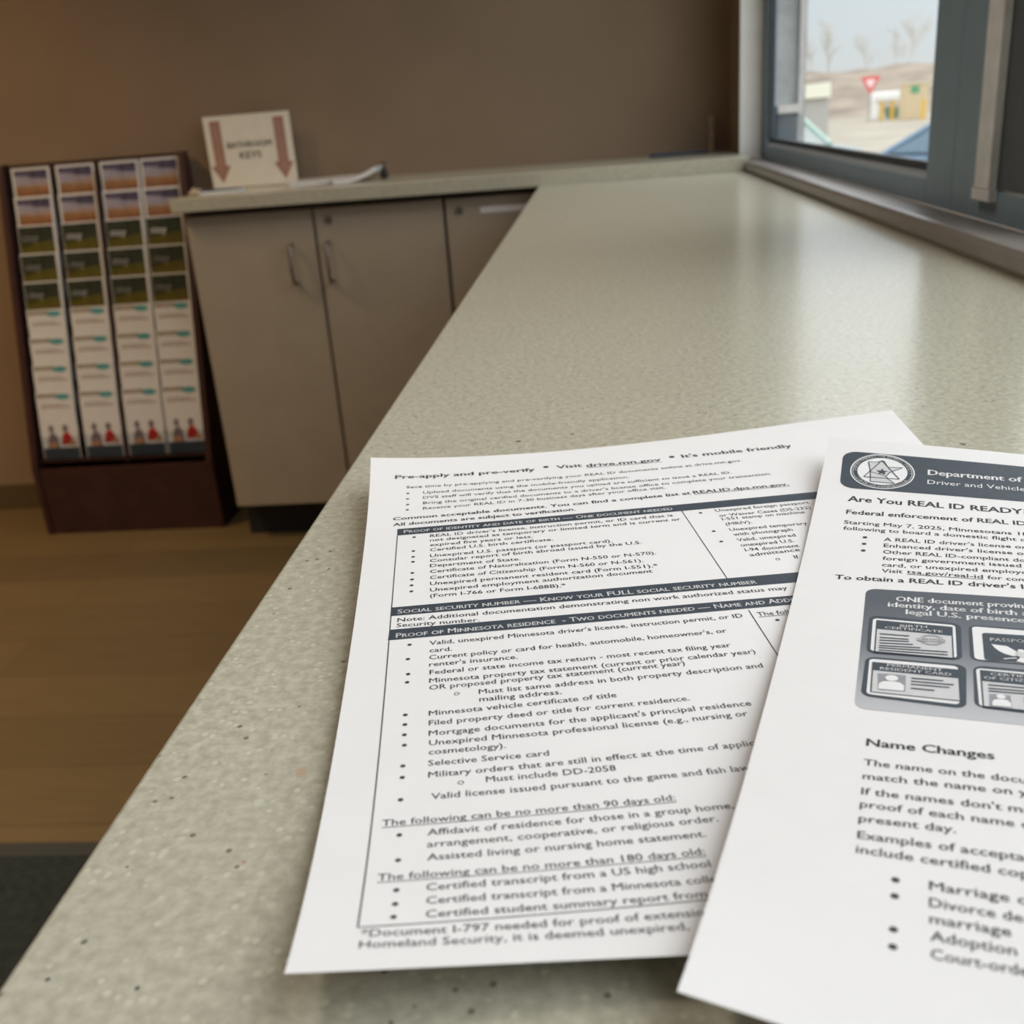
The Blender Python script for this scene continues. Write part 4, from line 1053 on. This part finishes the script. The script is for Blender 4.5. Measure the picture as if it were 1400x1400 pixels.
# embankment
bm = bmesh.new()
nx, ny = 40, 10
G = []
for i in range(nx+1):
    row = []
    for j in range(ny+1):
        a = j/ny; x = -5+55*i/nx
        hgt = 3.3*(a*a*(3-2*a))*(1+0.04*math.sin(i*.9)+0.03*math.sin(i*2.3))
        row.append(bm.verts.new((x, 71+24*a, GZ+hgt+(-.1 if j == 0 else 0))))
    G.append(row)
for i in range(nx):
    for j in range(ny): bm.faces.new((G[i][j], G[i+1][j], G[i+1][j+1], G[i][j+1]))
o = obj('hillside', bm, mat('dry_brown_grass', (0.27, 0.22, 0.17), 0.95, 0.3, 0.35)); o['kind'] = 'structure'
# bare trees on the crest
def tree_mesh(seed, h):
    rnd = random.Random(seed); bm = bmesh.new()
    def br(p, d, l, r, k):
        n = 3; pts = [p]; q = p; dd = d
        for i in range(n):
            dd = (dd+Vector((rnd.uniform(-.2, .2), rnd.uniform(-.2, .2), rnd.uniform(-.02, .12)))).normalized(); q = q+dd*l/n; pts.append(q)
        tube(bm, pts, [r, r*.8, r*.62, r*.45], 4 if k < 2 else 6)
        if k == 0: return
        for c in range(5 if k > 1 else 4):
            a = rnd.uniform(0, 2*PI); t = rnd.uniform(.45, 1.0)
            nd = (dd*math.cos(t)+Vector((math.cos(a), math.sin(a), .1))*math.sin(t)).normalized()
            f = 1.0 if c == 0 else rnd.uniform(.35, .95)
            base = p+(q-p)*f if f == 1.0 else pts[int(f*n)].lerp(pts[int(f*n)+1], f*n-int(f*n))
            br(base, nd, l*rnd.uniform(.5, .75), r*.5, k-1)
    br(Vector((0, 0, -.15)), Vector((0, 0, 1)), h*.48, h*.022, 4)
    me = bpy.data.meshes.new('branches'); bm.to_mesh(me); bm.free(); return me
M_TREE = mat('grey_bark', (0.62, 0.60, 0.56), 0.9)
spots = [(18.0, 92, 3.9, 'leftmost bare tree on the embankment crest'), (20.0, 94, 4.6, 'tallest bare tree on the embankment, left of the yield sign'), (22.9, 93.5, 3.3, 'small bare tree on the embankment behind the yield sign'), (24.9, 92.5, 2.8, 'lowest bare tree on the embankment, right of the yield sign'), (26.4, 94, 4.8, 'large bare tree on the embankment above the kiosk'), (29.6, 91.5, 4.5, 'rightmost bare tree on the embankment by the window mullion')]
for i, (x, y, h, lab) in enumerate(spots):
    me = tree_mesh(30+i, h); me.materials.append(M_TREE)
    o = bpy.data.objects.new('bare_tree', me); COL.objects.link(o); o.location = (x, y, GZ+2.9)
    tag(o, lab, 'tree', 'bare trees on the embankment')
# grey drop box with a cream cap
t = out('drop_box', (4.85, 25.0, GZ), 'grey upright drop box with a cream overhanging cap in the car park', 'drop box')
bm = bmesh.new(); prism(bm, [(-0.42, 0), (0.42, 0), (0.38, 1.62), (-0.42, 1.62)], 'y', -0.4, 0.4); obj('body', bm, mat('box_grey', (0.46, 0.45, 0.42), 0.6), t)
bm = bmesh.new(); prism(bm, [(-0.50, 1.625), (0.40, 1.625), (0.40, 1.93), (-0.22, 1.90), (-0.50, 1.74)], 'y', -0.5, 0.5); obj('cap', bm, mat('cap_cream', (0.86, 0.84, 0.70), 0.5), t)

# cars
def car(loc, rz, body, roofm, glassm, label):
    t = out('car', loc, label, 'car', 'cars parked outside'); t.rotation_euler = (0, 0, rz)
    def loft(prof, wid, taper):
        bm = bmesh.new(); secs = []
        for yy, sc in ((-wid, taper), (-wid*.93, 1.0), (wid*.93, 1.0), (wid, taper)):
            cz = sum(p[1] for p in prof)/len(prof); cx = sum(p[0] for p in prof)/len(prof)
            secs.append([bm.verts.new((cx+(p[0]-cx)*sc, yy, cz+(p[1]-cz)*sc)) for p in prof])
        n = len(prof)
        for A, B in zip(secs[:-1], secs[1:]):
            for k in range(n): bm.faces.new((A[k], A[(k+1) % n], B[(k+1) % n], B[k]))
        bm.faces.new(secs[0][::-1]); bm.faces.new(secs[-1]); return bm
    obj('body', loft([(-2.2, .35), (-2.25, .62), (-2.05, .92), (-1.1, 1.0), (0.9, 1.0), (1.5, .96), (2.05, .82), (2.25, .6), (2.2, .35), (1.9, .28), (-1.9, .28)], .88, .95), body, t)
    obj('cabin_glass', loft([(-1.75, 1.005), (-1.15, 1.42), (0.05, 1.45), (1.0, 1.005)], .74, .9), glassm, t)
    obj('roof', loft([(-1.18, 1.425), (-1.0, 1.50), (-0.1, 1.52), (0.12, 1.455)], .72, .93), roofm, t)
    for px in (0.08,):
        for sg in (-1, 1):
            bm = bmesh.new(); tube(bm, [(1.02, sg*.71, 1.0), (0.08, sg*.70, 1.46)], 0.035, 6); obj('windscreen_pillar', bm, roofm, t)
    for sx in (-1.35, 1.38):
        for sg in (-1, 1):
            bm = bmesh.new(); cyl(bm, (sx, .33), .33, sg*.70, sg*.885, 20, 0, 'y'); wl = obj('wheel', bm, mat('tyre', (0.02, 0.02, 0.02), 0.7), t)
            bm = bmesh.new(); cyl(bm, (sx, .33), .2, sg*.886, sg*.895, 16, 0, 'y'); obj('hub', bm, mat('alloy', (0.5, 0.5, 0.5), 0.3, metal=.8), wl)
    for sg in (-1, 1):
        bm = bmesh.new(); box(bm, 2.13, 2.26, sg*.72-.13, sg*.72+.13, .62, .74); obj('headlight', bm, mat('lamp_glass', (0.7, 0.72, 0.72), 0.2), t)
    return t
car((2.55, 17.3, GZ), -1.2, mat('car_dark_green', (0.12, 0.16, 0.15), 0.35, coat=.5), mat('car_pale_mint', (0.34, 0.50, 0.42), 0.3, coat=.5), mat('mint_glass', (0.26, 0.30, 0.28), 0.3), 'dark green car with a pale mint windscreen, nearest the far window edge')
car((4.55, 12.5, GZ), PI-0.9, mat('car_blue', (0.16, 0.25, 0.36), 0.35, coat=.5), mat('car_blue_roof', (0.2, 0.3, 0.42), 0.3, coat=.5), mat('blue_glass', (0.20, 0.29, 0.36), 0.2), 'blue car partly hidden behind the window mullion')

bpy.data.objects.remove(_to)
